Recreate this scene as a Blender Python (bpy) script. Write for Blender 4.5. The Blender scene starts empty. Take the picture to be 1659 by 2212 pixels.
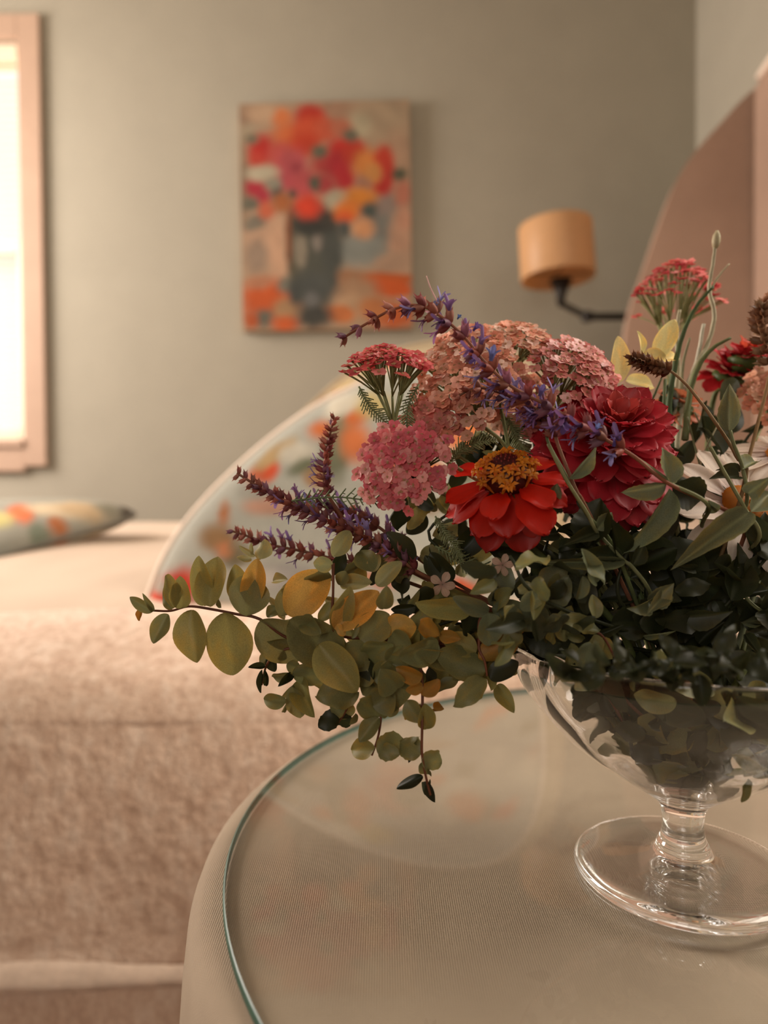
import bpy, bmesh, math, random
import numpy as np
from mathutils import Vector, Matrix, noise
R_ = random.Random(7)
D = bpy.data
SC = bpy.context.scene
COL = SC.collection
PI = math.pi
V = Vector

# ------------------------------------------------------------------ camera
F, W, H = 1500.0, 1659.0, 2212.0
PITCH, ROLL, CAMZ = math.radians(1.2), math.radians(-0.4), 0.94
cam = D.cameras.new('camera'); camo = D.objects.new('camera', cam); COL.objects.link(camo)
cam.sensor_fit = 'HORIZONTAL'; cam.sensor_width = 36.0; cam.lens = F * 36.0 / W
cam.clip_start = 0.02
cam.dof.use_dof = True; cam.dof.focus_distance = 0.385
cam.dof.aperture_fstop = cam.lens / 1000 / 0.0062
MC = Matrix.Translation((0, 0, CAMZ)) @ Matrix.Rotation(math.radians(90) - PITCH, 4, 'X') @ Matrix.Rotation(ROLL, 4, 'Z')
camo.matrix_world = MC
SC.camera = camo

def P(x, y, d):
    """photo pixel + distance along the view axis -> world point"""
    return MC @ V(((x - W / 2) / F * d, -(y - H / 2) / F * d, -d))
CR = (MC.to_3x3() @ V((1, 0, 0))); CU = (MC.to_3x3() @ V((0, 1, 0))); CB = (MC.to_3x3() @ V((0, 0, 1)))  # right, up, towards camera

def lin(c):
    c = c / 255.0
    return c / 12.92 if c <= 0.04045 else ((c + 0.055) / 1.055) ** 2.4
def rgb(r, g, b): return (lin(r), lin(g), lin(b), 1.0)

# ------------------------------------------------------------------ world, lights, exposure
SC.view_settings.view_transform = 'Standard'; SC.view_settings.look = 'None'
SC.view_settings.gamma = 1.0; SC.view_settings.use_curve_mapping = False
SC.view_settings.exposure = 0.14
w = D.worlds.new('sky'); SC.world = w; w.use_nodes = True
bg = w.node_tree.nodes['Background']; bg.inputs[0].default_value = (1.0, 0.92, 0.83, 1); bg.inputs[1].default_value = 1.15
SC.cycles.use_denoising = True
SC.cycles.max_bounces = 20; SC.cycles.transmission_bounces = 18; SC.cycles.transparent_max_bounces = 16
SC.cycles.diffuse_bounces = 5; SC.cycles.glossy_bounces = 14
SC.cycles.sample_clamp_indirect = 6.0
SC.cycles.caustics_reflective = True; SC.cycles.caustics_refractive = True
SC.cycles.blur_glossy = 0.3

def area(name, loc, tgt, sx, sy, power, col):
    l = D.lights.new(name, 'AREA'); l.shape = 'RECTANGLE'; l.size = sx; l.size_y = sy; l.energy = power; l.color = col
    o = D.objects.new(name, l); COL.objects.link(o); o.location = loc
    o.rotation_euler = (V(tgt) - V(loc)).to_track_quat('-Z', 'Y').to_euler()
    return o
WARM = (1.0, 0.87, 0.77)
area('daylight_left_window', (-2.62, 1.95, 2.05), (0, 1.25, .95), 1.0, 1.3, 112, WARM)
area('daylight_right_window', (1.19, 0.50, 1.9), (0.1, 0.45, 0.85), 0.62, 1.2, 24.0, (1.0, 0.90, 0.78))

area('added_highlight_light', (-.9, -2.1, 1.6), (0, .4, .8), .45, .9, 7, (1.0, 0.92, 0.83))  # added lamp behind the camera, gives highlights in the glass foot
area('daylight_far_window', (-1.74, 2.96, 1.94), (-1.6, 1.0, 1.70), .85, 1.6, 4, (1.0, 0.90, 0.78))

# ------------------------------------------------------------------ materials
MATS = {}
class NT:
    def __init__(s, name):
        s.m = D.materials.new(name); s.m.use_nodes = True; s.t = s.m.node_tree; s.t.nodes.clear()
        s.out = s.n('ShaderNodeOutputMaterial'); MATS[name] = s.m
    def n(s, typ, **kw):
        nd = s.t.nodes.new(typ)
        for k, v in kw.items():
            if k.startswith('i_'):
                nd.inputs[k[2:].replace('_', ' ')].default_value = v
            else: setattr(nd, k, v)
        return nd
    def l(s, a, b): s.t.links.new(a, b)
    def noise(s, scale, detail=4, rough=0.6, vec=None, coord='Object', stretch=None):
        tc = s.n('ShaderNodeTexCoord'); src = tc.outputs[coord]
        if stretch:
            mp = s.n('ShaderNodeMapping'); mp.inputs['Scale'].default_value = stretch; s.l(src, mp.inputs[0]); src = mp.outputs[0]
        nz = s.n('ShaderNodeTexNoise'); nz.inputs['Scale'].default_value = scale
        nz.inputs['Detail'].default_value = detail; nz.inputs['Roughness'].default_value = rough
        s.l(src, nz.inputs['Vector']); return nz.outputs['Fac']
    def ramp(s, fac, stops):
        r = s.n('ShaderNodeValToRGB'); el = r.color_ramp.elements
        el[0].position, el[0].color = stops[0][0], stops[0][1]; el[1].position, el[1].color = stops[-1][0], stops[-1][1]
        for p, c in stops[1:-1]:
            e = el.new(p); e.color = c
        s.l(fac, r.inputs[0]); return r.outputs[0]
    def mix(s, fac, a, b, mode='MIX'):
        m = s.n('ShaderNodeMix', data_type='RGBA', blend_type=mode)
        for k, v in ((0, fac), (6, a), (7, b)):
            if hasattr(v, 'links') or hasattr(v, 'is_linked'): s.l(v, m.inputs[k])
            else: m.inputs[k].default_value = v
        return m.outputs[2]
    def bump(s, h, strength=0.3, dist=0.01):
        b = s.n('ShaderNodeBump'); b.inputs['Strength'].default_value = strength; b.inputs['Distance'].default_value = dist
        s.l(h, b.inputs['Height']); return b.outputs[0]
    def principled(s, col, rough=0.8, normal=None, spec=0.3, **kw):
        p = s.n('ShaderNodeBsdfPrincipled'); p.inputs['Roughness'].default_value = rough
        p.inputs['Specular IOR Level'].default_value = spec
        if hasattr(col, 'is_linked'): s.l(col, p.inputs['Base Color'])
        else: p.inputs['Base Color'].default_value = col
        if normal is not None: s.l(normal, p.inputs['Normal'])
        for k, v in kw.items(): p.inputs[k.replace('_', ' ')].default_value = v
        s.l(p.outputs[0], s.out.inputs[0]); return p

def simple(name, c, rough=0.8, var=0.08, scale=20, bump=0.0, bscale=60, spec=0.3, stretch=None, **kw):
    t = NT(name); f = t.noise(scale, stretch=stretch)
    c2 = tuple(x * (1 - var * 2) for x in c[:3]) + (1,); c3 = tuple(min(1, x * (1 + var)) for x in c[:3]) + (1,)
    col = t.ramp(f, [(0.3, c2), (0.7, c3)])
    nrm = t.bump(t.noise(bscale, 6, 0.7, stretch=stretch), bump, 0.004) if bump else None
    t.principled(col, rough, nrm, spec, **kw); return t.m

M_wall = simple('wall_paint', rgb(164, 158, 143), 0.9, 0.02, 6, 0.08, 300)
M_ceil = simple('ceiling_paint', rgb(205, 198, 184), 0.95, 0.02, 6)
M_floor = simple('floor_wood', rgb(120, 84, 60), 0.5, 0.25, 6, 0.1, 30, stretch=(1, 12, 1))
M_case = simple('casing_paint', rgb(180, 152, 132), 0.5, 0.03, 8)
M_sash = simple('sash_paint', rgb(240, 214, 190), 0.45, 0.02, 8)
M_headb = simple('headboard_fabric', rgb(166, 138, 120), 0.95, 0.05, 5, 0.3, 400)
M_pip = simple('white_piping', rgb(240, 222, 205), 0.8, 0.03, 30)
M_black = simple('black_iron', rgb(38, 32, 26), 0.5, 0.1, 30)
M_skirt = simple('bed_skirt_fabric', rgb(224, 184, 160), 0.95, 0.1, 8, 0.4, 250)
M_duvet = simple('duvet_cotton', rgb(208, 188, 168), 0.95, 0.02, 4, 0.25, 9)
M_mattress = simple('mattress_ticking', rgb(220, 205, 190), 0.95, 0.02, 10)
M_string = simple('wood_tan', rgb(150, 110, 80), 0.7)

# chenille blanket: tufted mottling
t = NT('chenille_blanket')
f1 = t.noise(48, 5, 0.75, stretch=(1.0, 1.0, 0.5)); f2 = t.noise(150, 4, 0.7)
c = t.ramp(f1, [(0.36, rgb(204, 168, 144)), (0.5, rgb(230, 198, 174)), (0.66, rgb(244, 220, 200))])
c = t.mix(0.25, c, t.ramp(f2, [(0.35, rgb(176, 142, 118)), (0.65, rgb(244, 224, 204))]))
hmix = t.n('ShaderNodeMath', operation='ADD'); t.l(f1, hmix.inputs[0]); t.l(f2, hmix.inputs[1])
t.principled(c, 0.95, t.bump(hmix.outputs[0], 0.5, 0.006), 0.1, Sheen_Weight=0.3)
M_blanket = t.m

# woven table linen
t = NT('table_linen')
tc = t.n('ShaderNodeTexCoord'); 
def wave(t, src, scale, direction):
    wv = t.n('ShaderNodeTexWave', bands_direction=direction); wv.inputs['Scale'].default_value = scale
    wv.inputs['Distortion'].default_value = 0.6; wv.inputs['Detail Scale'].default_value = 2.0
    t.l(src, wv.inputs[0]); return wv.outputs['Fac']
wa = wave(t, tc.outputs['Object'], 260, 'X'); wb = wave(t, tc.outputs['Object'], 260, 'Y')
mul = t.n('ShaderNodeMath', operation='ADD'); t.l(wa, mul.inputs[0]); t.l(wb, mul.inputs[1])
c = t.ramp(t.noise(9, 5), [(0.3, rgb(142, 126, 109)), (0.7, rgb(158, 142, 123))])
c = t.mix(0.09, c, t.ramp(mul.outputs[0], [(0.2, rgb(150, 124, 98)), (1.0, rgb(240, 222, 196))]))
t.principled(c, 0.9, t.bump(mul.outputs[0], 0.35, 0.0008), 0.2)
M_linen = t.m

# window glass / sheet glass: clear body with Fresnel reflection
def sheet_glass(name, tint, k=1.0):
    t = NT(name); lw = t.n('ShaderNodeLayerWeight'); lw.inputs[0].default_value = .5
    pw = t.n('ShaderNodeMath', operation='POWER'); pw.inputs[1].default_value = 5; t.l(lw.outputs['Facing'], pw.inputs[0])
    fr = t.n('ShaderNodeMath', operation='MULTIPLY_ADD'); fr.inputs[1].default_value = .93; fr.inputs[2].default_value = .07; t.l(pw.outputs[0], fr.inputs[0])
    tr = t.n('ShaderNodeBsdfTransparent'); tr.inputs[0].default_value = tint
    gl = t.n('ShaderNodeBsdfGlossy'); gl.inputs['Roughness'].default_value = 0.0
    mx = t.n('ShaderNodeMixShader'); m2 = t.n('ShaderNodeMath', operation='MULTIPLY'); m2.inputs[1].default_value = k
    t.l(fr.outputs[0], m2.inputs[0]); t.l(m2.outputs[0], mx.inputs[0]); t.l(tr.outputs[0], mx.inputs[1]); t.l(gl.outputs[0], mx.inputs[2])
    t.l(mx.outputs[0], t.out.inputs[0]); return t.m
M_pane = sheet_glass('window_glass', (1, 1, 1, 1), 0.6)
M_sheet = sheet_glass('table_glass', (0.985, 0.995, 0.985, 1), 1.0)
M_edge = simple('green_glass_edge', rgb(52, 88, 74), 0.4, 0.1, 30, spec=0.3)
t = NT('clear_glass'); t.principled((1, 1, 1, 1), 0.0, None, 0.5, Transmission_Weight=1.0, IOR=1.5); M_glass = t.m
t = NT('water'); t.principled((0.96, 0.98, 0.94, 1), 0.0, None, 0.5, Transmission_Weight=1.0, IOR=1.33); M_water = t.m

# lamp shade, blind slats: thin translucent
def translucent(name, c, k=0.5, rough=0.9, objcol=False, noise_scale=40, veins=False, sheen=0.0, nvar=0.18, gloss=0.025):
    t = NT(name)
    if objcol:
        oi = t.n('ShaderNodeObjectInfo'); col = oi.outputs['Color']
        at = t.n('ShaderNodeAttribute', attribute_name='edge')
        nz = t.noise(noise_scale, 4, 0.6)
        dk = t.ramp(nz, [(0.3, (1 - nvar * 1.6,) * 3 + (1,)), (0.7, (1 + nvar * 0.6,) * 3 + (1,))])
        col = t.mix(1.0, col, dk, 'MULTIPLY')
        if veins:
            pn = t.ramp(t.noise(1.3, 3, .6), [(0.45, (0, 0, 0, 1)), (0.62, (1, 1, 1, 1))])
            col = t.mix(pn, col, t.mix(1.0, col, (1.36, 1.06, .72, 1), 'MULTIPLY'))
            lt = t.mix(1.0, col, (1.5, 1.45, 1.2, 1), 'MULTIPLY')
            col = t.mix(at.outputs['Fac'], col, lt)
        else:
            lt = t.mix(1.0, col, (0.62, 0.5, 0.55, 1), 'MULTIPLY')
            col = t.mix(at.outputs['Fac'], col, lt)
    else:
        col = t.ramp(t.noise(noise_scale), [(0.3, tuple(x * 0.9 for x in c[:3]) + (1,)), (0.7, c)])
    df = t.n('ShaderNodeBsdfDiffuse'); tr = t.n('ShaderNodeBsdfTranslucent'); mx = t.n('ShaderNodeMixShader'); mx.inputs[0].default_value = k
    t.l(col, df.inputs[0]); t.l(col, tr.inputs[0]); t.l(df.outputs[0], mx.inputs[1]); t.l(tr.outputs[0], mx.inputs[2])
    gl = t.n('ShaderNodeBsdfGlossy'); gl.inputs['Roughness'].default_value = 0.45; m2 = t.n('ShaderNodeMixShader'); m2.inputs[0].default_value = gloss
    t.l(mx.outputs[0], m2.inputs[1]); t.l(gl.outputs[0], m2.inputs[2]); t.l(m2.outputs[0], t.out.inputs[0]); return t.m
M_slat = translucent('blind_slat', rgb(250, 240, 228), 0.55)
M_shade = translucent('lamp_shade_linen', rgb(226, 182, 134), 0.4, noise_scale=60)
M_leaf = translucent('leaf', None, 0.28, objcol=True, veins=True, noise_scale=55)
M_petal = translucent('petal', None, 0.35, objcol=True, noise_scale=90, nvar=0.14, gloss=0.03)
M_stem = translucent('plant_stem', None, 0.08, objcol=True, noise_scale=90, veins=True)
M_core = translucent('floret_core', rgb(178, 138, 96), 0.1, noise_scale=200)

# fabric / canvas printed from a colour attribute
def printed(name, rough=0.9, bump=0.2, bs=200):
    t = NT(name); at = t.n('ShaderNodeAttribute', attribute_name='print')
    nz = t.noise(70, 5, 0.7); c = t.mix(0.12, at.outputs['Color'], t.ramp(nz, [(0.3, (0.1, 0.08, 0.06, 1)), (0.7, (0.8, 0.7, 0.6, 1))]), 'SOFT_LIGHT')
    t.principled(c, rough, t.bump(t.noise(bs, 4), bump, 0.002), 0.2); return t.m
M_canvas = printed('painted_canvas', 0.8, 0.4, 60)
M_floral = printed('floral_print_fabric', 0.95, 0.2, 300)

# ------------------------------------------------------------------ object helpers
WM = {}
def link(name, mesh, M=None, parent=None, col=None):
    o = D.objects.new(name, mesh); COL.objects.link(o)
    M = M or Matrix.Identity(4)
    if parent is not None:
        o.parent = parent; o.matrix_basis = WM[parent.name].inverted() @ M
    else: o.matrix_basis = M
    WM[o.name] = M
    if col is not None: o.color = col
    return o
def thing(name, label, cat, loc=(0, 0, 0), group=None):
    o = link(name, None, Matrix.Translation(loc)); o.empty_display_size = 0.02
    return tag(o, label, cat, group)
def tag(o, label, cat, group=None):
    o['label'] = label; o['category'] = cat
    if group: o['group'] = group
    return o
def struct(o): o['kind'] = 'structure'; return o
def mesh(name, verts, faces, mat, smooth=True, mats=None, mi=None):
    me = D.meshes.new(name); me.from_pydata([tuple(v) for v in verts], [], faces); me.update()
    for m in (mats or [mat]): me.materials.append(m)
    if mi: me.polygons.foreach_set('material_index', mi)
    if smooth: me.polygons.foreach_set('use_smooth', [True] * len(me.polygons))
    return me
def from_bm(name, bm, mat, smooth=False, mats=None):
    bmesh.ops.recalc_face_normals(bm, faces=bm.faces)
    me = D.meshes.new(name); bm.to_mesh(me); bm.free()
    for m in (mats or [mat]): me.materials.append(m)
    if smooth: me.polygons.foreach_set('use_smooth', [True] * len(me.polygons))
    return me
def box_bm(bm, x0, x1, y0, y1, z0, z1):
    vs = [bm.verts.new((x, y, z)) for x in (x0, x1) for y in (y0, y1) for z in (z0, z1)]
    for f in ((0, 1, 3, 2), (4, 6, 7, 5), (0, 4, 5, 1), (2, 3, 7, 6), (0, 2, 6, 4), (1, 5, 7, 3)):
        bm.faces.new([vs[i] for i in f])
def boxm(name, mat, boxes, bevel=0.0, seg=2):
    bm = bmesh.new()
    for b in boxes: box_bm(bm, *b)
    if bevel: bmesh.ops.bevel(bm, geom=bm.edges[:], offset=bevel, segments=seg, affect='EDGES', profile=0.6)
    return from_bm(name, bm, mat, bool(bevel) and False)
def catmull(pts, n):
    pts = [V(p) for p in pts]
    if len(pts) == 2: return [pts[0].lerp(pts[1], i / n) for i in range(n + 1)]
    q = [pts[0] * 2 - pts[1]] + pts + [pts[-1] * 2 - pts[-2]]; out = []
    for i in range(len(pts) - 1):
        a, b, c, d = q[i:i + 4]
        for k in range(n):
            t = k / n; out.append(0.5 * ((2 * b) + (c - a) * t + (2 * a - 5 * b + 4 * c - d) * t * t + (3 * b - 3 * c + d - a) * t ** 3))
    out.append(pts[-1]); return out
def tube_data(path, r0, r1, sides=7, off=0, wob=0.0):
    vs, fs = [], []; n = len(path); prev = V((0.3, 1, 0.2))
    for i, p in enumerate(path):
        tan = (path[min(i + 1, n - 1)] - path[max(i - 1, 0)]).normalized()
        x = (prev - tan * prev.dot(tan))
        x = x.normalized() if x.length > 1e-5 else tan.orthogonal().normalized()
        prev = x; y = tan.cross(x); r = r0 + (r1 - r0) * i / (n - 1)
        for k in range(sides):
            a = 2 * PI * k / sides; vs.append(p + (x * math.cos(a) + y * math.sin(a)) * r * (1 + wob * math.sin(i * 1.7 + k)))
    for i in range(n - 1):
        for k in range(sides):
            a, b = off + i * sides + k, off + i * sides + (k + 1) % sides; fs.append((a, b, b + sides, a + sides))
    fs.append(tuple(off + k for k in range(sides))[::-1]); fs.append(tuple(off + (n - 1) * sides + k for k in range(sides)))
    return vs, fs
def tube(name, pts, r0, r1, mat, parent=None, col=None, seg=6, sides=7, wob=0.0):
    o = WM[parent.name].translation if parent is not None else V((0, 0, 0))
    path = [p - o for p in catmull(pts, seg)]; vs, fs = tube_data(path, r0, r1, sides, wob=wob)
    return link(name, mesh(name, vs, fs, mat), Matrix.Translation(o), parent, col)
def tubes(name, lst, mat, parent=None, col=None, seg=4, sides=5, o=None):
    o = o if o is not None else (WM[parent.name].translation if parent is not None else V((0, 0, 0)))
    vs, fs = [], []
    for pts, r0, r1 in lst:
        v, f = tube_data([p - o for p in catmull(pts, seg)], r0, r1, sides, off=len(vs)); vs += v; fs += f
    return link(name, mesh(name, vs, fs, mat), Matrix.Translation(o), parent, col)
def lathe(prof, n=96, mat=None, name='lathe', flute=None):
    vs, fs = [], []; m = len(prof)
    for k in range(n):
        a = 2 * PI * k / n
        for i, (r, z) in enumerate(prof):
            rr = r * (1 + (flute(a, i) if flute else 0)); vs.append((rr * math.cos(a), rr * math.sin(a), z))
    for k in range(n):
        k2 = (k + 1) % n
        for i in range(m - 1):
            fs.append((k * m + i, k2 * m + i, k2 * m + i + 1, k * m + i + 1))
    bm = bmesh.new(); tmp = D.meshes.new('t'); tmp.from_pydata(vs, [], fs); bm.from_mesh(tmp); D.meshes.remove(tmp)
    bmesh.ops.remove_doubles(bm, verts=bm.verts, dist=1e-6); return from_bm(name, bm, mat, True)
def frame(org, yax, zhint, sx=1, sy=1, sz=1):
    y = yax.normalized(); z = (zhint - y * zhint.dot(y))
    z = z.normalized() if z.length > 1e-5 else y.orthogonal().normalized(); x = y.cross(z)
    M = Matrix((( x.x * sx, y.x * sy, z.x * sz, org.x), (x.y * sx, y.y * sy, z.y * sz, org.y), (x.z * sx, y.z * sy, z.z * sz, org.z), (0, 0, 0, 1)))
    return M
def smooth_noise(p, s): return noise.noise(V(p) * s)

# ------------------------------------------------------------------ structure
FAR, RX, LX, BY, CZ = 2.70, 1.21, -2.60, -2.2, 3.1
WX0, WX1, WZ0, WZ1 = -2.10, -1.385, 1.175, 2.70   # far window opening
struct(link('floor', boxm('floor', M_floor, [(LX - .15, RX + .15, BY - .15, FAR + .15, -.1, 0)])))
struct(link('ceiling', boxm('ceiling', M_ceil, [(LX - .15, RX + .15, BY - .15, FAR + .15, CZ, CZ + .1)])))
struct(link('wall_far', boxm('wall_far', M_wall, [(LX - .15, WX0, FAR, FAR + .14, 0, CZ), (WX1, RX + .15, FAR, FAR + .14, 0, CZ), (WX0, WX1, FAR, FAR + .14, 0, WZ0), (WX0, WX1, FAR, FAR + .14, WZ1, CZ)])))
struct(link('wall_right', boxm('wall_right', M_wall, [(RX, RX + .14, .84, FAR, 0, CZ), (RX, RX + .14, BY, .16, 0, CZ), (RX, RX + .14, .16, .84, 0, 1.2), (RX, RX + .14, .16, .84, 2.6, CZ)])))
struct(link('wall_left', boxm('wall_left', M_wall, [(LX - .14, LX, BY, 1.4, 0, CZ), (LX - .14, LX, 2.5, FAR, 0, CZ), (LX - .14, LX, 1.4, 2.5, 0, 1.0), (LX - .14, LX, 1.4, 2.5, 2.65, CZ)])))
struct(link('wall_back', boxm('wall_back', M_wall, [(LX, -1.6, BY - .14, BY, 0, CZ), (-.2, RX, BY - .14, BY, 0, CZ), (-1.6, -.2, BY - .14, BY, 0, .7), (-1.6, -.2, BY - .14, BY, 2.5, CZ)])))

def add_prism(name, mat, rects, parent, bevel=.004): return link(name, boxm(name, mat, rects, bevel), None, parent)
win = link('window_1', None, Matrix.Translation((0, 0, 0))); win['kind'] = 'structure'
cw = .085
add_prism('window_casing', M_case, [(WX1, WX1 + cw, FAR - .022, FAR, WZ0 - .105, WZ1 + .09)], win)
add_prism('window_casing', M_case, [(WX0 - cw, WX0, FAR - .022, FAR, WZ0 - .105, WZ1 + .09)], win)
add_prism('window_casing', M_case, [(WX0, WX1, FAR - .022, FAR, WZ1, WZ1 + .09)], win)
add_prism('window_casing', M_case, [(WX0 , WX1, FAR - .02, FAR, WZ0 - .125, WZ0 - .03)], win)
add_prism('window_sill', M_case, [(WX0 - .0, WX1 + .0, FAR - .030, FAR + .06, WZ0 - .03, WZ0)], win)
ZM = 1.925
for nm, z0, z1, yy, st in (('upper_sash', ZM, WZ1, FAR + .085, .022), ('lower_sash', WZ0, ZM + .035, FAR + .05, .048)):
    s = add_prism(nm, M_sash, [(WX1 - st, WX1, yy, yy + .03, z0, z1), (WX0, WX0 + st, yy, yy + .03, z0, z1), (WX0 + st, WX1 - st, yy, yy + .03, z0, z0 + .05), (WX0 + st, WX1 - st, yy, yy + .03, z1 - .05, z1)], win)
    link('pane', boxm('pane', M_pane, [(WX0 + st, WX1 - st, yy + .012, yy + .016, z0 + .035, z1 - .035)]), None, s)
bl = link('window_blind', None, Matrix.Translation((0, 0, 0)), win)
link('headrail', boxm('headrail', M_sash, [(WX0 + .01, WX1 - .015, FAR + .008, FAR + .045, WZ1 - .06, WZ1 - .005)], .004), None, bl)
slat = boxm('slat', M_slat, [(WX0 + .012, WX1 - .02, -.0005, .0005, -.0105, .0105)])
for i in range(50):
    z = WZ1 - .085 - i * .0285
    if z < WZ0 + .03: break
    link('slat', slat, Matrix.Translation((0, FAR + .128, z)) @ Matrix.Rotation(math.radians(-30), 4, 'X'), bl)

# ------------------------------------------------------------------ painting
def smoothstep(a, b, x):
    t = np.clip((x - a) / (b - a), 0, 1); return t * t * (3 - 2 * t)
def nz2(X, Y, s, seed):
    rs = np.random.RandomState(seed); out = np.zeros_like(X)
    for k in range(7):
        a, ph = rs.rand() * 2 * PI, rs.rand() * 6.28; fr = s * (0.6 + rs.rand() * 1.6)
        out += np.sin((X * math.cos(a) + Y * math.sin(a)) * fr + ph)
    return out / 7
def paint(X, Y, base, spots, wob=0.25, ns=0.03):
    C = np.zeros(X.shape + (3,)); C[:] = rgb(*base)[:3]
    C *= (1 + .10 * nz2(X, Y, ns * .6, 3))[..., None]
    for i, (cx, cy, rx, ry, c, *rest) in enumerate(spots):
        soft = rest[0] if rest else .5; ang = math.radians(rest[1]) if len(rest) > 1 else 0
        dx, dy = X - cx, Y - cy; u = dx * math.cos(ang) + dy * math.sin(ang); v = -dx * math.sin(ang) + dy * math.cos(ang)
        d = np.sqrt((u / rx) ** 2 + (v / ry) ** 2) + wob * nz2(X, Y, ns * 3, i + 10)
        m = 1 - smoothstep(1 - soft, 1 + soft, d)
        cc = np.array(rgb(*c)[:3]) * (1 + .18 * nz2(X, Y, ns * 2, i + 50))[..., None]
        C = C * (1 - m[..., None]) + cc * m[..., None]
    return np.clip(C, 0, 1)
def set_print(me, cols):
    at = me.color_attributes.new('print', 'FLOAT_COLOR', 'POINT')
    a = np.ones((len(me.vertices), 4), dtype=np.float32); a[:len(cols), :3] = cols; at.data.foreach_set('color', a.ravel())

PS = [  # crop-space spots: x, y, rx, ry, colour, softness, angle
 (200, 240, 90, 70, (150, 120, 98)), (330, 230, 150, 70, (205, 172, 140)), (900, 230, 150, 80, (176, 138, 112)), (1250, 300, 240, 190, (178, 156, 128)),
 (1380, 600, 120, 200, (184, 150, 122)), (1080, 350, 90, 100, (188, 176, 146)), (210, 400, 90, 90, (176, 160, 134)), (160, 800, 60, 300, (150, 128, 104)),
 (300, 1200, 130, 220, (204, 166, 136)), (430, 1300, 90, 260, (214, 172, 140)), (250, 1350, 90, 130, (160, 138, 118)), (250, 1080, 110, 60, (130, 122, 106), .4, -30),
 (1200, 1100, 200, 260, (128, 128, 120)), (1050, 1320, 220, 130, (142, 146, 138)), (1390, 1250, 90, 230, (196, 154, 126)), (1330, 1420, 170, 80, (182, 150, 124), .3, -15),
 (1240, 960, 120, 90, (150, 132, 122)), (1420, 880, 70, 110, (190, 120, 96)), (1430, 1080, 60, 90, (200, 148, 120)),
 (1180, 1560, 340, 60, (196, 96, 36), .15), (1300, 1620, 200, 70, (208, 92, 30), .2, 8), (960, 1520, 160, 45, (170, 120, 84)), (1020, 1640, 190, 110, (172, 136, 104)), (1330, 1840, 190, 110, (200, 96, 40)),
 (1000, 1780, 150, 120, (196, 160, 124)), (900, 1820, 120, 70, (204, 120, 66), .2, 10), (1180, 1780, 120, 90, (190, 120, 70)),
 (330, 1700, 230, 160, (206, 92, 34)), (260, 1560, 90, 50, (190, 130, 96)), (480, 1780, 110, 90, (178, 140, 100)), (300, 1840, 80, 70, (104, 104, 90)), (470, 1890, 110, 60, (214, 100, 44)), (500, 1580, 90, 70, (122, 120, 106)),
 (200, 1860, 60, 60, (190, 90, 40)),
 (700, 1350, 200, 420, (84, 86, 76), .15), (540, 1250, 60, 300, (96, 92, 74), .15), (600, 1300, 50, 150, (150, 140, 122), .4), (740, 1230, 45, 90, (150, 140, 130), .4), (850, 1300, 90, 250, (78, 82, 76)),
 (700, 1620, 170, 130, (80, 84, 80)), (700, 1830, 140, 100, (66, 66, 60)), (680, 1700, 60, 60, (110, 110, 108), .5), (690, 1120, 180, 80, (52, 54, 48)), (510, 1200, 18, 220, (150, 86, 50), .3),
 (820, 1040, 90, 90, (66, 62, 54)), (560, 1640, 60, 110, (70, 74, 70)),
 (560, 430, 180, 140, (214, 112, 60)), (470, 270, 75, 70, (222, 128, 74)), (690, 260, 115, 95, (192, 44, 26)), (700, 370, 150, 110, (214, 84, 46)), (830, 370, 100, 80, (206, 92, 60)), (940, 360, 90, 70, (190, 112, 84)),
 (640, 490, 120, 90, (204, 64, 30)), (300, 520, 105, 125, (196, 44, 32)), (260, 600, 60, 60, (206, 70, 52)), (440, 560, 90, 110, (200, 84, 74)), (540, 640, 130, 130, (190, 84, 88)), (520, 760, 120, 90, (186, 78, 86)), (640, 800, 110, 120, (196, 84, 86)),
 (570, 660, 50, 45, (160, 62, 70)), (810, 640, 120, 110, (178, 66, 60)), (950, 520, 130, 90, (200, 44, 30)), (920, 640, 100, 110, (176, 34, 44)), (1040, 560, 100, 110, (196, 56, 34)), (960, 760, 100, 90, (186, 36, 42)),
 (1150, 660, 120, 130, (212, 132, 62)), (1270, 620, 80, 110, (204, 62, 36)), (1310, 720, 50, 100, (196, 56, 36)), (1250, 820, 80, 80, (192, 46, 34)), (1180, 720, 70, 80, (218, 150, 80)), (1100, 800, 70, 60, (168, 120, 96)),
 (800, 800, 90, 80, (170, 60, 60)), (760, 540, 65, 50, (104, 104, 84)), (720, 790, 45, 60, (84, 88, 72)), (250, 810, 80, 80, (180, 40, 58)), (310, 890, 60, 70, (180, 48, 66)), (330, 990, 70, 70, (212, 108, 74)),
 (420, 860, 50, 60, (80, 88, 84)), (545, 870, 34, 36, (70, 70, 64)), (300, 700, 130, 60, (196, 186, 160)), (390, 780, 70, 40, (150, 146, 128)), (210, 940, 70, 50, (110, 108, 92)),
 (660, 970, 115, 95, (220, 66, 34)), (890, 930, 90, 75, (182, 174, 148)), (1080, 910, 130, 80, (218, 136, 48)), (980, 1010, 110, 80, (226, 126, 44)), (950, 1060, 70, 50, (222, 96, 40)), (1150, 1010, 65, 60, (74, 84, 78)),
 (950, 1150, 50, 70, (78, 84, 80)), (1100, 1150, 85, 80, (222, 160, 112)), (1395, 735, 60, 50, (84, 86, 66)), (460, 930, 80, 80, (176, 104, 56)), (1010, 420, 60, 50, (110, 106, 88)), (230, 430, 50, 40, (120, 112, 92)),
]
pt = thing('canvas_painting', 'unframed canvas painting of orange, red and pink flowers in a dark vase', 'painting', P(705, 468, FAR / math.cos(PITCH) - .03))
p00, p10, p01, p11 = [P(x, y, 2.645) for x, y in ((517, 227), (884, 217), (524, 714), (891, 707))]
yf = FAR - .032
for p in (p00, p10, p01, p11): p.y = yf
nu, nv = 150, 200
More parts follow.
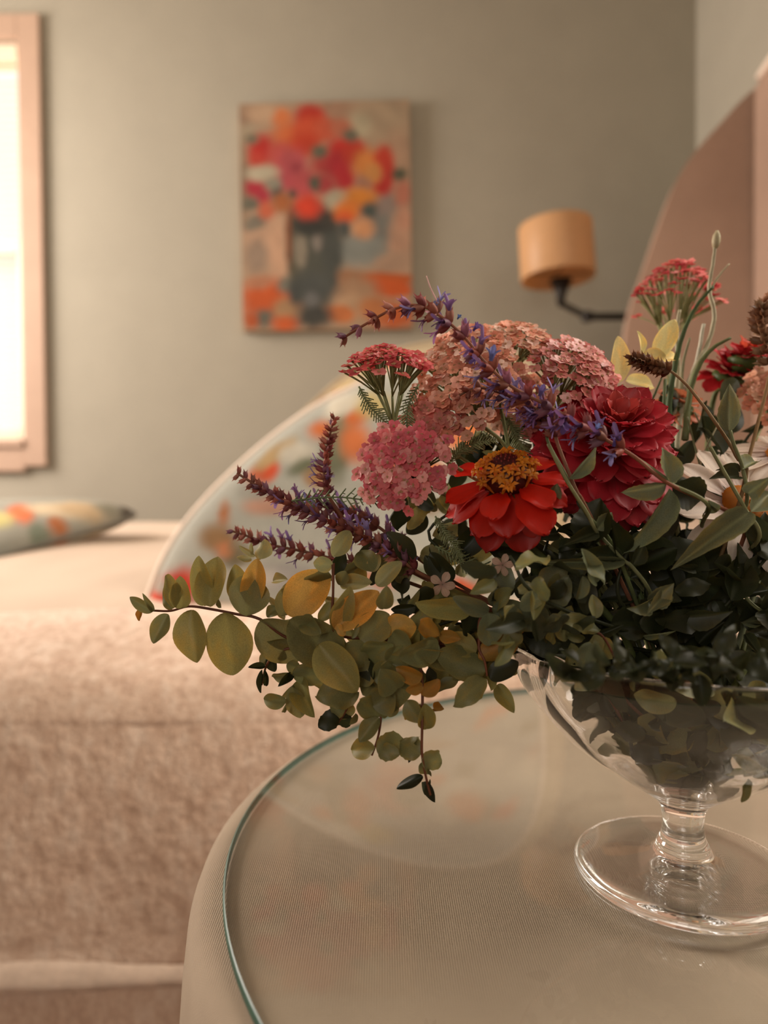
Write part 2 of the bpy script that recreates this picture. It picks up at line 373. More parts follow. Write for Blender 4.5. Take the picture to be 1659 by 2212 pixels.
U, Vv = np.meshgrid(np.linspace(0, 1, nu), np.linspace(0, 1, nv))
Cp = paint(130 + U * 1350, 150 + Vv * 1790, (184, 156, 128), PS, .16, .012)
org = WM[pt.name].translation
vs = [((p00.lerp(p10, u)).lerp(p01.lerp(p11, u), v)) - org for v in np.linspace(0, 1, nv) for u in np.linspace(0, 1, nu)]
fs = [(j * nu + i, (j + 1) * nu + i, (j + 1) * nu + i + 1, j * nu + i + 1) for j in range(nv - 1) for i in range(nu - 1)]
me = mesh('painted_face', vs, fs, M_canvas); set_print(me, Cp.reshape(-1, 3) * .66 + .014); link('painted_face', me, Matrix.Translation(org), pt)
cs = [p - org for p in (p00, p10, p11, p01)]
M_side = simple('canvas_side', rgb(176, 150, 124), 0.9, .1)
vs = [c + V((0, .0005, 0)) for c in cs] + [c + V((0, .03, 0)) for c in cs]
link('canvas_side', mesh('canvas_side', vs, [(0, 1, 5, 4), (1, 2, 6, 5), (2, 3, 7, 6), (3, 0, 4, 7), (4, 5, 6, 7)], M_side, False), Matrix.Translation(org), pt)

# ------------------------------------------------------------------ wall lamp on the swing arm
LD = 2.36
lc = P(1202, 545, LD)
lamp = thing('wall_lamp', 'black swing-arm wall lamp with a beige drum shade beside the headboard', 'lamp', lc)
px = LD / F
rs_, hs = 79 * px, 58 * px
prof = [(rs_ * .985, -hs), (rs_, -hs * .96), (rs_ * .985, hs * .96), (rs_ * .97, hs), (rs_ * .95, hs * .97), (rs_ * .965, -hs * .97), (rs_ * .985, -hs)]
tilt = Matrix.Rotation(math.radians(-3), 4, 'Y') @ Matrix.Rotation(math.radians(-2), 4, 'X')
shade_o = link('lamp_shade', lathe(prof, 64, M_shade, 'lamp_shade'), Matrix.Translation(lc) @ tilt, lamp)
link('socket', lathe([(0, -.01), (.036, -.0), (.038, .004), (.016, -.052), (.011, -.085), (0, -.09)], 24, M_black, 'socket'), Matrix.Translation(P(1212, 607, LD)), lamp)
a0, a1, a2, a3 = P(1212, 655, LD), P(1268, 684, LD + .01), P(1345, 684, LD + .02), None
a3 = V((RX, LD + .06, P(1345, 684, LD).z + .01))
tube('arm', [P(1211, 640, LD), a0, a1], .011, .011, M_black, lamp)
tube('arm', [a1, a2, a3], .013, .013, M_black, lamp)
tube('arm_joint', [a1 + V((0, 0, -.016)), a1 + V((0, 0, .016))], .019, .019, M_black, lamp)
link('wall_plate', lathe([(0, .014), (.045, .012), (.052, 0), (0, 0)], 32, M_black, 'wall_plate'), Matrix.Translation(a3) @ Matrix.Rotation(-PI / 2, 4, 'Y'), lamp)
ln = tubes('shade_spider', [([lc + V((-rs_ * .95, 0, -hs * .8)), lc + V((rs_ * .95, 0, -hs * .8))], .002, .002), ([lc + V((0, -rs_ * .95, -hs * .8)), lc + V((0, rs_ * .95, -hs * .8))], .002, .002)], M_black, shade_o)

# ------------------------------------------------------------------ bed
bed = thing('bed', 'tall dusty pink upholstered wing bed along the right wall', 'bed', (0, 1.5, 0))
HX = 1.13
def slab(name, poly, nrm, th, mat, parent, bevel=.02):
    """poly: world points in a plane, extruded by th along nrm"""
    bm = bmesh.new(); a = [bm.verts.new(p) for p in poly]; b = [bm.verts.new(p + nrm * th) for p in poly]
    bm.faces.new(a); bm.faces.new(b[::-1]); n = len(a)
    for i in range(n): bm.faces.new((a[i], b[i], b[(i + 1) % n], a[(i + 1) % n]))
    bmesh.ops.bevel(bm, geom=bm.edges[:], offset=bevel, segments=3, affect='EDGES')
    me = from_bm(name, bm, mat, False); o = WM[parent.name].translation
    me.transform(Matrix.Translation(-o)); return link(name, me, Matrix.Translation(o), parent)
# headboard panel against the right wall, crest falling towards the near side
top = P(1643, 178, 2.10)
pan = [V((HX, 2.145, .25)), V((HX, 2.145, top.z)), V((HX, 1.9, top.z + .03)), V((HX, 1.5, top.z + .05)), V((HX, 1.1, top.z + .02)), V((HX, .88, top.z)), V((HX, .88, .25))]
slab('headboard', pan, V((1, 0, 0)), .07, M_headb, bed, .02)
# far wing: swept outline, reaches forward over the bed
def wp(x, y):
    d = 2.12 + (1640 - x) / 300 * .06; return P(x, y, d)
outl = [(1640, 182), (1600, 218), (1560, 262), (1520, 306), (1484, 352), (1455, 405), (1430, 470), (1406, 540), (1385, 600), (1366, 655), (1352, 720), (1346, 800), (1344, 900), (1344, 1000), (1344, 1250), (1640, 1300)]
poly = catmull([wp(*q) for q in outl[:-2]], 3) + [wp(*outl[-2]), wp(*outl[-1])]
wpn = (poly[5] - poly[0]).cross(poly[-1] - poly[0]).normalized(); wpn = wpn if wpn.y > 0 else -wpn
slab('headboard_wing', poly, wpn, .07, M_headb, bed, .012)
tube('piping', [V((HX, 2.1, top.z)), V((HX, 1.9, top.z + .03)), V((HX, 1.5, top.z + .05)), V((HX, 1.1, top.z + .02)), V((HX, .9, top.z))], .012, .012, M_pip, bed, seg=6)  # white colour puts the lit crest highlight into this piping
link('mattress', boxm('mattress', M_mattress, [(-.98, 1.08, -.585, .6, .36, .66)], .05, 4), Matrix.Translation((0, 1.5, 0)), bed)
link('bed_base', boxm('bed_base', M_mattress, [(-.98, 1.08, -.58, .6, .14, .36)], .01), Matrix.Translation((0, 1.5, 0)), bed)
for sx in (-.93, 1.02):
    for sy in (-.52, .55):
        link('leg', boxm('leg', M_string, [(sx - .03, sx + .03, sy - .03, sy + .03, 0, .16)], .005), Matrix.Translation((0, 1.5, 0)), bed)
def grid_sheet(name, xs, prof_fn, nprof, mat, disp=None, thick=None):
    vs, fs = [], []
    for i, x in enumerate(xs):
        for j in range(nprof):
            y, z = prof_fn(j / (nprof - 1)); p = V((x, y, z))
            if disp: p = disp(p, j / (nprof - 1))
            vs.append(p)
    for i in range(len(xs) - 1):
        for j in range(nprof - 1):
            a = i * nprof + j; fs.append((a, a + nprof, a + nprof + 1, a + 1))
    me = mesh(name, vs, fs, mat); return me
def interp_prof(pts):
    P2 = catmull([V((a, b, 0)) for a, b in pts], 6); L = [0]
    for i in range(1, len(P2)): L.append(L[-1] + (P2[i] - P2[i - 1]).length)
    def f(t):
        s = t * L[-1]
        for i in range(1, len(L)):
            if s <= L[i] + 1e-9:
                q = (s - L[i - 1]) / max(1e-9, L[i] - L[i - 1]); p = P2[i - 1].lerp(P2[i], q); return p.x, p.y
        return P2[-1].x, P2[-1].y
    return f
def xr(a, b, n): return [a + (b - a) * i / (n - 1) for i in range(n)]
skirt = interp_prof([(.874, .10), (.872, .2), (.874, .3), (.880, .40)])
def skd(p, t): return p + V((0, -.012 * abs(math.sin(p.x * 14)) * (1 - t * .7), 0))
me = grid_sheet('bed_skirt', xr(-1.0, 1.09, 160), skirt, 8, M_blanket, skd)
bs = link('bed_skirt', me); tag(bs, 'gathered cream bed skirt hanging under the blanket hem', 'bed skirt')
duv = interp_prof([(.93, .60), (.945, .70), (1.0, .738), (1.1, .762), (1.3, .79), (1.6, .83), (1.9, .862), (2.08, .872), (2.17, .84), (2.19, .7), (2.19, .4)])
def dvd(p, t): return p + V((0, 0, .010 * smooth_noise(p, 2.6) + .004 * smooth_noise(p, 9)))
me = grid_sheet('duvet', xr(-1.03, 1.1, 90), duv, 60, M_duvet, dvd)
dv = link('duvet', me); tag(dv, 'smooth cream duvet covering the far part of the bed', 'duvet')
m_ = dv.modifiers.new('solid', 'SOLIDIFY'); m_.thickness = .02; m_.offset = -1
blk = interp_prof([(.872, .325), (.868, .40), (.868, .50), (.872, .60), (.882, .66), (.905, .702), (.945, .732), (1.0, .757), (1.06, .770), (1.085, .766), (1.095, .752)])
def bld(p, t): 
    k = .0016 * smooth_noise((p.x * 1.0, p.y, p.z * .6), 70) + .0016 * smooth_noise((p.x, p.y, p.z * .6), 170) + .006 * smooth_noise(p, 6)
    side = max(0, 1 - t * 1.8)
    hem = .006 * math.exp(-((p.z - .345) / .012) ** 2)
    return p + V((0, -(k + hem) * (side > .0) - .006 * side * math.sin(p.x * 9 + 1), k * (1 if t > .5 else .2)))
me = grid_sheet('blanket', xr(-1.06, 1.09, 420), blk, 150, M_blanket, bld)
bk = link('blanket', me); tag(bk, 'nubby cream chenille blanket draped over the near side of the bed', 'blanket')
m_ = bk.modifiers.new('solid', 'SOLIDIFY'); m_.thickness = .008; m_.offset = -1

hemf = interp_prof([(.862, .318), (.856, .326), (.854, .338), (.857, .349), (.863, .356)])
me = grid_sheet('hem', xr(-1.06, 1.09, 220), hemf, 8, simple('hem_fabric', rgb(242, 218, 198), 0.95, .08, 40, .5, 120), bld)
hm = link('hem', me, None, bk); hm['label'] = 'thick pale hem band along the blanket edge'

# ------------------------------------------------------------------ pillows in floral print (soft cushions with a seam)
def cushion(name, label, outline, d0, dslope, thick, spots, base, piping, group='floral cushions on the bed', back=V((0, 1, 0)), tr=.0065):
    """outline: photo-plane points laid on a leaning plane, filled and inflated both ways"""
    def Q(x, y): return P(x, y, d0 + (outline[0][1] - y) / 1000 * dslope)
    oc = catmull([V((a, b, 0)) for a, b in outline] + [V((*outline[0], 0))], 6)[:-1]
    cx = sum(p.x for p in oc) / len(oc); cy = sum(p.y for p in oc) / len(oc)
    root = thing(name, label, 'cushion', Q(cx, max(p.y for p in oc)), group); o = WM[root.name].translation
    n, m = len(oc), 22; vs, pxs, fs = [], [], []
    for side in (-1, 1):
        for j in range(m + 1):
            t = j / m
            for i in range(n):
                x, y = cx + (oc[i].x - cx) * t, cy + (oc[i].y - cy) * t
                h = thick * (max(0, 1 - t ** 2.6)) ** .55 * side
                h += .004 * smooth_noise((x * .01, y * .01, side), 1.6)* (1 - t)
                vs.append(Q(x, y) + back * h - o); pxs.append((x, y))
    base_i = 0
    for side in (0, 1):
        b0 = side * (m + 1) * n
        for j in range(m):
            for i in range(n):
                a, b = b0 + j * n + i, b0 + j * n + (i + 1) % n
                fs.append((a, b, b + n, a + n) if side == 0 else (a, a + n, b + n, b))
    me = mesh('cushion_cover', vs, fs, M_floral); pa = np.array(pxs)
    set_print(me, paint(pa[:, 0], pa[:, 1], base, spots, .25, .03))
    bm = bmesh.new(); bm.from_mesh(me); bmesh.ops.remove_doubles(bm, verts=bm.verts, dist=1e-6); bmesh.ops.recalc_face_normals(bm, faces=bm.faces); bm.to_mesh(me); bm.free()
    link('cushion_cover', me, Matrix.Translation(o), root)
    ring = [Q(p.x, p.y) - o for p in oc]; ring += [ring[0], ring[1]]
    v2, f2 = tube_data(ring, tr, tr, 6); link('piping', mesh('piping', v2, f2, piping), Matrix.Translation(o), root)
    return root
FS = [(350, 1305, 62, 48, (206, 66, 40)), (405, 1258, 42, 34, (196, 58, 36)), (330, 1340, 34, 22, (190, 52, 36)), (455, 1330, 50, 30, (214, 90, 60)),
      (360, 1262, 26, 18, (170, 160, 148)), (495, 1110, 13, 26, (176, 116, 78)), (485, 1160, 42, 30, (150, 118, 84)), (520, 1195, 36, 26, (122, 112, 88)), (498, 1185, 14, 18, (206, 136, 96)),
      (575, 1025, 40, 22, (206, 96, 62), .3, -25), (592, 1012, 16, 12, (214, 72, 44)), (600, 985, 50, 18, (178, 150, 108), .4, -35), (650, 985, 40, 24, (206, 200, 184), .4), (665, 1010, 34, 16, (112, 118, 96), .4, -20),
      (700, 935, 28, 20, (214, 118, 66)), (728, 985, 30, 60, (118, 120, 98), .4), (745, 930, 26, 40, (140, 130, 104), .4), (690, 1035, 26, 22, (170, 130, 90)), (770, 905, 22, 18, (220, 112, 60)), (770, 960, 30, 40, (214, 124, 76)),
      (800, 880, 40, 26, (196, 176, 120), .4), (600, 1090, 60, 22, (190, 148, 128), .5), (560, 1060, 40, 20, (158, 156, 146), .5), (620, 1240, 60, 30, (150, 148, 146), .5), (560, 1240, 60, 20, (186, 180, 172), .5),
      (740, 880, 40, 22, (214, 206, 188), .4, -30), (850, 1000, 60, 60, (200, 110, 80), .4), (540, 1345, 60, 16, (110, 96, 92), .4)]  # last spot: dark shadow at the cushion base, painted into the print
rx_ = random.Random(5)
for k in range(26):
    cx_, cy_ = rx_.uniform(830, 1150), rx_.uniform(860, 1340)
    FS.append((cx_, cy_, rx_.uniform(14, 44), rx_.uniform(12, 34), rx_.choice([(206, 96, 62), (214, 124, 76), (112, 118, 96), (206, 200, 184), (150, 118, 84), (118, 120, 98)]), .35, rx_.uniform(-40, 40)))
cushion('floral_cushion', 'pale grey floral cushion with white piping and red blooms, foremost on the bed',
        [(306, 1352), (322, 1290), (352, 1212), (398, 1136), (455, 1068), (520, 1004), (590, 944), (665, 890), (745, 846), (840, 806), (960, 780), (1080, 800), (1150, 900), (1170, 1060), (1150, 1240), (1080, 1350), (900, 1378), (640, 1376), (430, 1364)],
        1.17, .18, .055, FS, (176, 176, 166), M_pip)
FS2 = [(760, 845, 30, 18, (206, 180, 130), .4), (700, 880, 30, 14, (200, 110, 66), .4), (810, 800, 24, 18, (180, 170, 120), .4), (850, 800, 20, 20, (214, 120, 80)), (740, 860, 20, 10, (210, 96, 66))]
cushion('floral_cushion', 'second floral cushion peeping up behind the white-piped one',
        [(620, 925), (670, 880), (730, 826), (800, 782), (880, 752), (1000, 740), (1120, 770), (1200, 900), (1200, 1250), (1000, 1330), (700, 1320), (600, 1150)],
        1.36, .10, .05, FS2, (186, 168, 138), simple('tan_piping', rgb(190, 168, 138), 0.9))
QS = [(38, 1150, 30, 18, (206, 116, 76)), (110, 1138, 60, 12, (206, 188, 158), .4), (170, 1132, 60, 12, (190, 166, 132), .4), (120, 1158, 24, 8, (176, 110, 70), .4), (-20, 1165, 40, 16, (190, 180, 120), .4), (225, 1122, 30, 10, (140, 136, 118), .4), (-90, 1170, 40, 20, (206, 120, 70)),
      (60, 1210, 200, 22, (140, 142, 134), .5, -8), (280, 1118, 22, 12, (96, 90, 82), .4), (85, 1175, 26, 12, (120, 128, 112), .4)]
cushion('floral_cushion', 'flat floral cushion lying by the window end of the bed',
        [(-320, 1235), (-340, 1160), (-260, 1110), (-120, 1098), (60, 1092), (200, 1092), (262, 1100), (290, 1112), (245, 1132), (150, 1158), (60, 1184), (-40, 1212), (-180, 1236)],
        1.42, 2.6, .05, QS, (158, 156, 144), simple('grey_piping', rgb(120, 116, 106), 0.9), back=V((0, .3, 1)).normalized(), tr=.006)

# ------------------------------------------------------------------ round table: cloth and glass
TZ = P(1475, 1886, .40).z; TC = V((.242, .454, 0)); TR = .341
GT = .006
def cloth_mesh():
    vs, fs = [], []; n = 360; rr = [0, .12, .24, .32, .345, .352, .357, .360]
    zz = [0, 0, 0, 0, 0, -.0015, -.006, -.014]; rings = []
    for r, z in zip(rr, zz): rings.append((r, z, 0))
    for k in range(1, 34):
        t = k / 33; rings.append((.361 + .05 * t, -.014 - t * (TZ - GT - .014 - .004), t))
    for (r, z, t) in rings:
        for i in range(n):
            a = 2 * PI * i / n
            fold = (math.sin(a * 13 + .6 * math.sin(a * 3)) * .5 + math.sin(a * 21 + 1.3 + math.sin(a * 5)) * .3) * .045 * min(1, t * 2.2) ** 1.2
            q = r + fold
            vs.append((q * math.cos(a), q * math.sin(a), z))
    for j in range(len(rings) - 1):
        for i in range(n):
            a, b = j * n + i, j * n + (i + 1) % n; fs.append((a, b, b + n, a + n))
    bm = bmesh.new(); tm = D.meshes.new('t'); tm.from_pydata(vs, [], fs); bm.from_mesh(tm); D.meshes.remove(tm)
    bmesh.ops.remove_doubles(bm, verts=bm.verts, dist=1e-6); return from_bm('tablecloth', bm, M_linen, True)
tcl = link('tablecloth', cloth_mesh(), Matrix.Translation((TC.x, TC.y, TZ - GT - .0004))); tag(tcl, 'beige woven cloth covering the small round table to the floor', 'tablecloth')
m_ = tcl.modifiers.new('solid', 'SOLIDIFY'); m_.thickness = .0012; m_.offset = -1
gtop = thing('glass_tabletop', 'round clear glass top with a green edge lying on the beige cloth', 'glass top', (TC.x, TC.y, TZ - GT))
def disc_face(z, r, flip, n=180):
    return [(r * math.cos(2 * PI * i / n), r * math.sin(2 * PI * i / n), z) for i in range(n)]
n = 180
va = disc_face(GT, TR - .0012, 0); link('glass_sheet', mesh('glass_sheet', va, [tuple(range(n))], M_sheet, False), Matrix.Translation((TC.x, TC.y, TZ - GT)), gtop)
pr = [(TR - .0012, GT), (TR - .0004, GT - .0004), (TR, GT - .0012), (TR, .0012), (TR - .0004, .0004), (TR - .0012, 0)]
link('polished_edge', lathe(pr, n, M_edge, 'polished_edge'), Matrix.Translation((TC.x, TC.y, TZ - GT)), gtop)

# ------------------------------------------------------------------ footed glass bowl
VA = P(1475, 1886, .40); VX, VY = VA.x, VA.y
outer = [(0, .0012), (.030, .0012), (.052, .0), (.0585, .0006), (.0603, .0030), (.0598, .0058), (.0560, .0080), (.048, .0095), (.038, .0108), (.028, .0120), (.0205, .0130), (.0158, .0140), (.0146, .0158), (.0142, .0180), (.0126, .0210), (.0115, .0255), (.0112, .0315), (.0120, .0370),
         (.0134, .0405), (.0150, .0425), (.0205, .0468), (.0290, .0525), (.0410, .0600), (.0540, .0690), (.0672, .0795), (.0775, .0910), (.0860, .1010), (.0925, .1110), (.0965, .1210), (.0982, .1290), (.0984, .1330)]
inner = [(.0974, .1345), (.0960, .1330), (.0957, .1290), (.0940, .1210), (.0900, .1115), (.0835, .1020), (.0748, .0925), (.0645, .0815), (.0515, .0712), (.0385, .0622), (.0265, .0542), (.0185, .0502), (.0100, .0482), (0, .0476)]
def sub(prof, k=3):
    return [(max(0, p.x), p.y) for p in catmull([V((a, b, 0)) for a, b in prof], k)]
po = sub(outer, 3); pi_ = sub(inner, 3)
def flute(a, i):
    z = (po + pi_)[i][1] if i < len(po) + len(pi_) else 0
    return .006 * math.cos(a * 14) * max(0, min(1, (z - .05) / .03)) * (1 if i >= len(po) else .15)
bowl = link('glass_bowl', lathe(po + pi_, 168, M_glass, 'glass_bowl', flute), Matrix.Translation((VX, VY, TZ)))
tag(bowl, 'clear footed glass bowl holding the mixed bouquet on the glass tabletop', 'vase')
AX = V((VX, VY, 0))
def bowlpt(a, r, z): return V((VX + math.cos(a) * r, VY + math.sin(a) * r, TZ + z))
RIM = TZ + .133

# ------------------------------------------------------------------ plant piece meshes
def leaf_mesh(name, mat, shape='oval', nu=9, nv=8, cup=.10, curl=-.12, wavy=0., fold=.0, serr=0., veins=True, seed=0, point=1.0):
    """unit length along +Y, +-.5 wide, facing +Z; 'edge' attribute marks margins and veins"""
    vs, fs, ed = [], [], []
    for j in range(nv * 2 + 1):
        t = j / (nv * 2)
        if shape in ('spat', 'ray'): t = 1 - (1 - t) ** 1.9
        elif shape != 'lance': t = .5 - .5 * math.cos(PI * t)
        if shape == 'oval': w_ = math.sin(PI * t ** .85) ** .62
        elif shape == 'obov': w_ = math.sin(PI * t ** 1.5) ** .55
        elif shape == 'lance': w_ = (math.sin(PI * t ** .62)) ** .95
        elif shape == 'blade': w_ = min(1, t * 6 + .35) * (1 - t ** 3) ** .9
        elif shape == 'spat': w_ = (.22 + .78 * smoothstep(0, .62, np.float64(t))) * (max(0, 1 - t ** 7)) ** .5
        elif shape == 'ray': w_ = (.35 + .65 * smoothstep(0, .45, np.float64(t))) * (max(0, 1 - t ** 6)) ** .5
        w_ = float(w_)
        for i in range(nu):
            u = i / (nu - 1) * 2 - 1
            wv = 1 + serr * math.sin(t * 42 + seed) * abs(u) ** 3 + .07 * math.sin(t * 5 + seed * 2.1) * (1 if u > 0 else -1) * abs(u)
            x = u * .5 * w_ * wv
            yy = t - (.05 * (1 - math.cos(u * PI)) * .5 if shape in ('spat', 'ray') and t > .8 else 0)
            z = cup * (u * u) * w_ + curl * t * t + wavy * math.sin(t * 9 + seed + (2 if u > 0 else 0)) * abs(u) ** 1.5 + fold * abs(u) * w_
            if shape in ('spat', 'ray'): z += .018 * math.cos(u * PI * 3)
            vs.append((x, yy, z))
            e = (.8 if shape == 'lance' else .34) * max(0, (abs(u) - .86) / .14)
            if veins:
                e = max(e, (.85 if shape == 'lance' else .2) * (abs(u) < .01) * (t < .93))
                if i in (2, nu - 3, 3, nu - 4) : pass
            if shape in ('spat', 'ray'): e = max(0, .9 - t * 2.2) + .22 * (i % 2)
            ed.append(float(e))
    for j in range(nv * 2):
        for i in range(nu - 1):
            a = j * nu + i; fs.append((a, a + 1, a + nu + 1, a + nu))
    me = mesh(name, vs, fs, mat); at = me.attributes.new('edge', 'FLOAT', 'POINT'); at.data.foreach_set('value', ed); return me
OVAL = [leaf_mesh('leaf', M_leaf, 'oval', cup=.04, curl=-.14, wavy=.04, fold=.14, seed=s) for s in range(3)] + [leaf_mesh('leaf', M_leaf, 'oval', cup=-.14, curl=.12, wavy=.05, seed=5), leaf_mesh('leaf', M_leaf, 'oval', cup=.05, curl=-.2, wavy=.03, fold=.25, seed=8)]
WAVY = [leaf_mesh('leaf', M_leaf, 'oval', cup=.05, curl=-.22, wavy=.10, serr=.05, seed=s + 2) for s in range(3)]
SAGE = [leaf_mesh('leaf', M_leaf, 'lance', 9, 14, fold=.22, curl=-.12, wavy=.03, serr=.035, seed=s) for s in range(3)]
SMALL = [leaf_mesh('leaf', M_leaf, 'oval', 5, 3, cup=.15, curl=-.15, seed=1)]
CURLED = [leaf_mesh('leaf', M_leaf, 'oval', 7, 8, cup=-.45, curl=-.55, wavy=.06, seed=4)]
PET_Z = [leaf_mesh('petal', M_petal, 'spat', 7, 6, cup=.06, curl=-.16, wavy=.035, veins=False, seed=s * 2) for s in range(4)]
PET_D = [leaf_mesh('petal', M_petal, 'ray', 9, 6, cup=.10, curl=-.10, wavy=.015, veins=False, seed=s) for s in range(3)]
def rnd(c, k=.12):
    f_ = 1 + (R_.random() - .5) * 2 * k; g_ = 1 + (R_.random() - .5) * k
    return (min(1, c[0] * f_ * g_), min(1, c[1] * f_), min(1, c[2] * f_), 1)
GREEN = rgb(120, 118, 76); OLIVE = rgb(144, 136, 80); PALE = rgb(158, 154, 108); YEL = rgb(196, 152, 78); BROWNY = rgb(158, 116, 50); DK = rgb(42, 46, 26); SAGEC = rgb(112, 116, 88); DSAGE = rgb(54, 58, 38)  # DK, DSAGE: dark leaf tones, also with the shade under the blooms put in
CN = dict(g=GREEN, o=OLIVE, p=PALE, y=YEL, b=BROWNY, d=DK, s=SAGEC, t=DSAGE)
def leaf(parent, b, tip, wd, c, var=None, tilt=.35, roll=None, name='leaf', nrm=None):
    L = (tip - b).length
    z = (nrm if nrm is not None else CB) + CR * R_.uniform(-tilt, tilt) + CU * R_.uniform(-tilt, tilt * 1.4)
    return link(name, R_.choice(var or OVAL), frame(b, tip - b, z, wd, L, (wd + L) / 2), parent, rnd(c))
def leafpx(parent, bx, by, tx, ty, wpx, c, d, var=None, dd=.012, tilt=.35):
    d2 = d + R_.uniform(-dd, dd)
    b, tp = P(bx, by, d), P(tx, ty, d2)
    return leaf(parent, b, tp, wpx * d / F * 1.12, CN[c] if isinstance(c, str) else c, var, tilt)

# yarrow floret: five round petals round a grainy core
def floret_mesh(seed):
    r = random.Random(seed); vs, fs, mi = [], [], []
    for k in range(5):
        a = k * 2 * PI / 5 + r.uniform(-.2, .2); c_ = V((math.cos(a) * .30, math.sin(a) * .30, r.uniform(-.02, .05))); tl = r.uniform(-.25, .35); o = len(vs); R0 = .262 * r.uniform(.85, 1.1)
        vs.append(c_ + V((0, 0, -.03)))
        for q in range(9):
            b = q * 2 * PI / 9; p = V((math.cos(b) * R0 * (1.1 - .22 * (abs(b - 0) < .2)), math.sin(b) * R0, 0))
            p = V((p.x * math.cos(a) - p.y * math.sin(a), p.x * math.sin(a) + p.y * math.cos(a), (p.x * tl) + .04 * math.sin(b * 2)))
            vs.append(c_ + p)
        for q in range(9): fs.append((o, o + 1 + q, o + 1 + (q + 1) % 9)); mi.append(0)
    for k in range(6):
        a = k * PI / 3 + .3; c_ = V((math.cos(a) * .085, math.sin(a) * .085, .05)) if k < 5 else V((0, 0, .07)); o = len(vs); s = .05
        for p in ((s, 0, 0), (0, s, 0), (-s, 0, 0), (0, -s, 0), (0, 0, s * 1.3)): vs.append(c_ + V(p))
        for q in range(4): fs.append((o + q, o + (q + 1) % 4, o + 4)); mi.append(1)
    me = mesh('floret', vs, fs, None, True, [M_petal, M_core], mi); return me
FLO = [floret_mesh(s) for s in range(5)]
def yarrow(label, cx, cy, rx, ry, d, cols, n, axis, colS=rgb(138, 138, 92), depth=.5, fsz=27, node=None, into=None, group='yarrow stems in the bouquet', root_a=None, ragged=.15, flat=.25):
    """flat-topped head: florets over a shallow dome facing axis (right, up, toward)"""
    C = P(cx, cy, d); px_ = d / F; ax = (CR * axis[0] + CU * axis[1] + CB * axis[2]).normalized()
    u = (CR - ax * CR.dot(ax)).normalized(); v = ax.cross(u)
    # in-plane radii so that the projected head measures rx, ry
    ky = math.sqrt(max(.08, 1 - ax.dot(CU) ** 2)) if True else 1
    Ru, Rv = rx * px_, ry * px_ / max(.42, abs(v.dot(CU)))
    node = node or C - ax * max(Ru, Rv) * 1.1
    b = into if into is not None else bowlpt(R_.uniform(2.5, 4.5), .02, .07)
    root = thing('yarrow', label, 'yarrow', b, group)
    mid = node.lerp(V((VX, VY, RIM + .012)), .62) + V((0, 0, -.0))
    tube('stem', [node, mid, V((VX + (node.x - VX) * .12, VY + .01, RIM - .02)), b], .0011, .0014, M_stem, root, rnd(colS), 8)
    ped = []
    pts = []
    for i in range(n):
        rr = math.sqrt((i + .5) / n); a = i * 2.39996 + R_.uniform(-.25, .25)
        rr *= 1 + R_.uniform(-ragged, ragged) * rr
        h = flat * max(Ru, Rv) * (1 - rr * rr) + R_.uniform(-.12, .12) * max(Ru, Rv) * .4
        p = C + u * Ru * rr * math.cos(a) + v * Rv * rr * math.sin(a) + ax * h
        pts.append(p)
        nn = (ax + (p - C).normalized() * .55 * rr + V((R_.uniform(-.3, .3), R_.uniform(-.3, .3), R_.uniform(-.3, .3)))).normalized()
        s = fsz * px_ * R_.uniform(.85, 1.12)
        sp = R_.random() * 6.28
        M = frame(p, (u * math.cos(sp) + v * math.sin(sp)), nn, s, s, s)
        link('floret', R_.choice(FLO), M, root, rnd(R_.choice(cols), .16))
    nb = 9
    subs = [node.lerp(C + u * Ru * .55 * math.cos(k * 2 * PI / nb) + v * Rv * .55 * math.sin(k * 2 * PI / nb), .55) for k in range(nb)]
    for s_ in subs: ped.append(([node, node.lerp(s_, .5) + ax * .001, s_], .0009, .0007))
    for p in pts:
        s_ = min(subs, key=lambda q: (q - p).length); ped.append(([s_, s_.lerp(p, .5) + ax * .0005, p - ax * .0006], .0004, .0006))
    t_ = tubes('pedicels', ped, M_stem, root, rnd(colS), seg=2, sides=4); t_['kind'] = 'stuff'
    return root, node

# feathery yarrow foliage
def frond(name, pts, wpx, d, parent, col, n=22, side=1.0):
    path = catmull([P(*q, d) for q in pts], 8); lst = [(pts3, .0006, .0003) for pts3 in [[P(*q, d) for q in pts]]]
    L = len(path)
    for i in range(1, L - 1, max(1, L // n)):
        tan = (path[i + 1] - path[i - 1]).normalized(); nn = tan.cross(CB).normalized(); t = i / L
        for s in (-1, 1):
            ln = wpx * d / F * math.sin(PI * min(1, t * .85 + .12)) * R_.uniform(.45, 1.15)
            q = path[i] + (nn * s * .8 + tan * .65 + CB * R_.uniform(-.5, .5)) * ln
            lst.append(([path[i], q], .0005, .0003))
            m = path[i].lerp(q, .5)
            for s2 in (-1, 1):
                lst.append(([m, m + (tan * .7 + nn * s * .2 + nn * s2 * .5 + CB * R_.uniform(-.3, .3)) * ln * .4], .0003, .00018))
    o = tubes(name, lst, M_stem, parent, col, seg=2, sides=4); return o

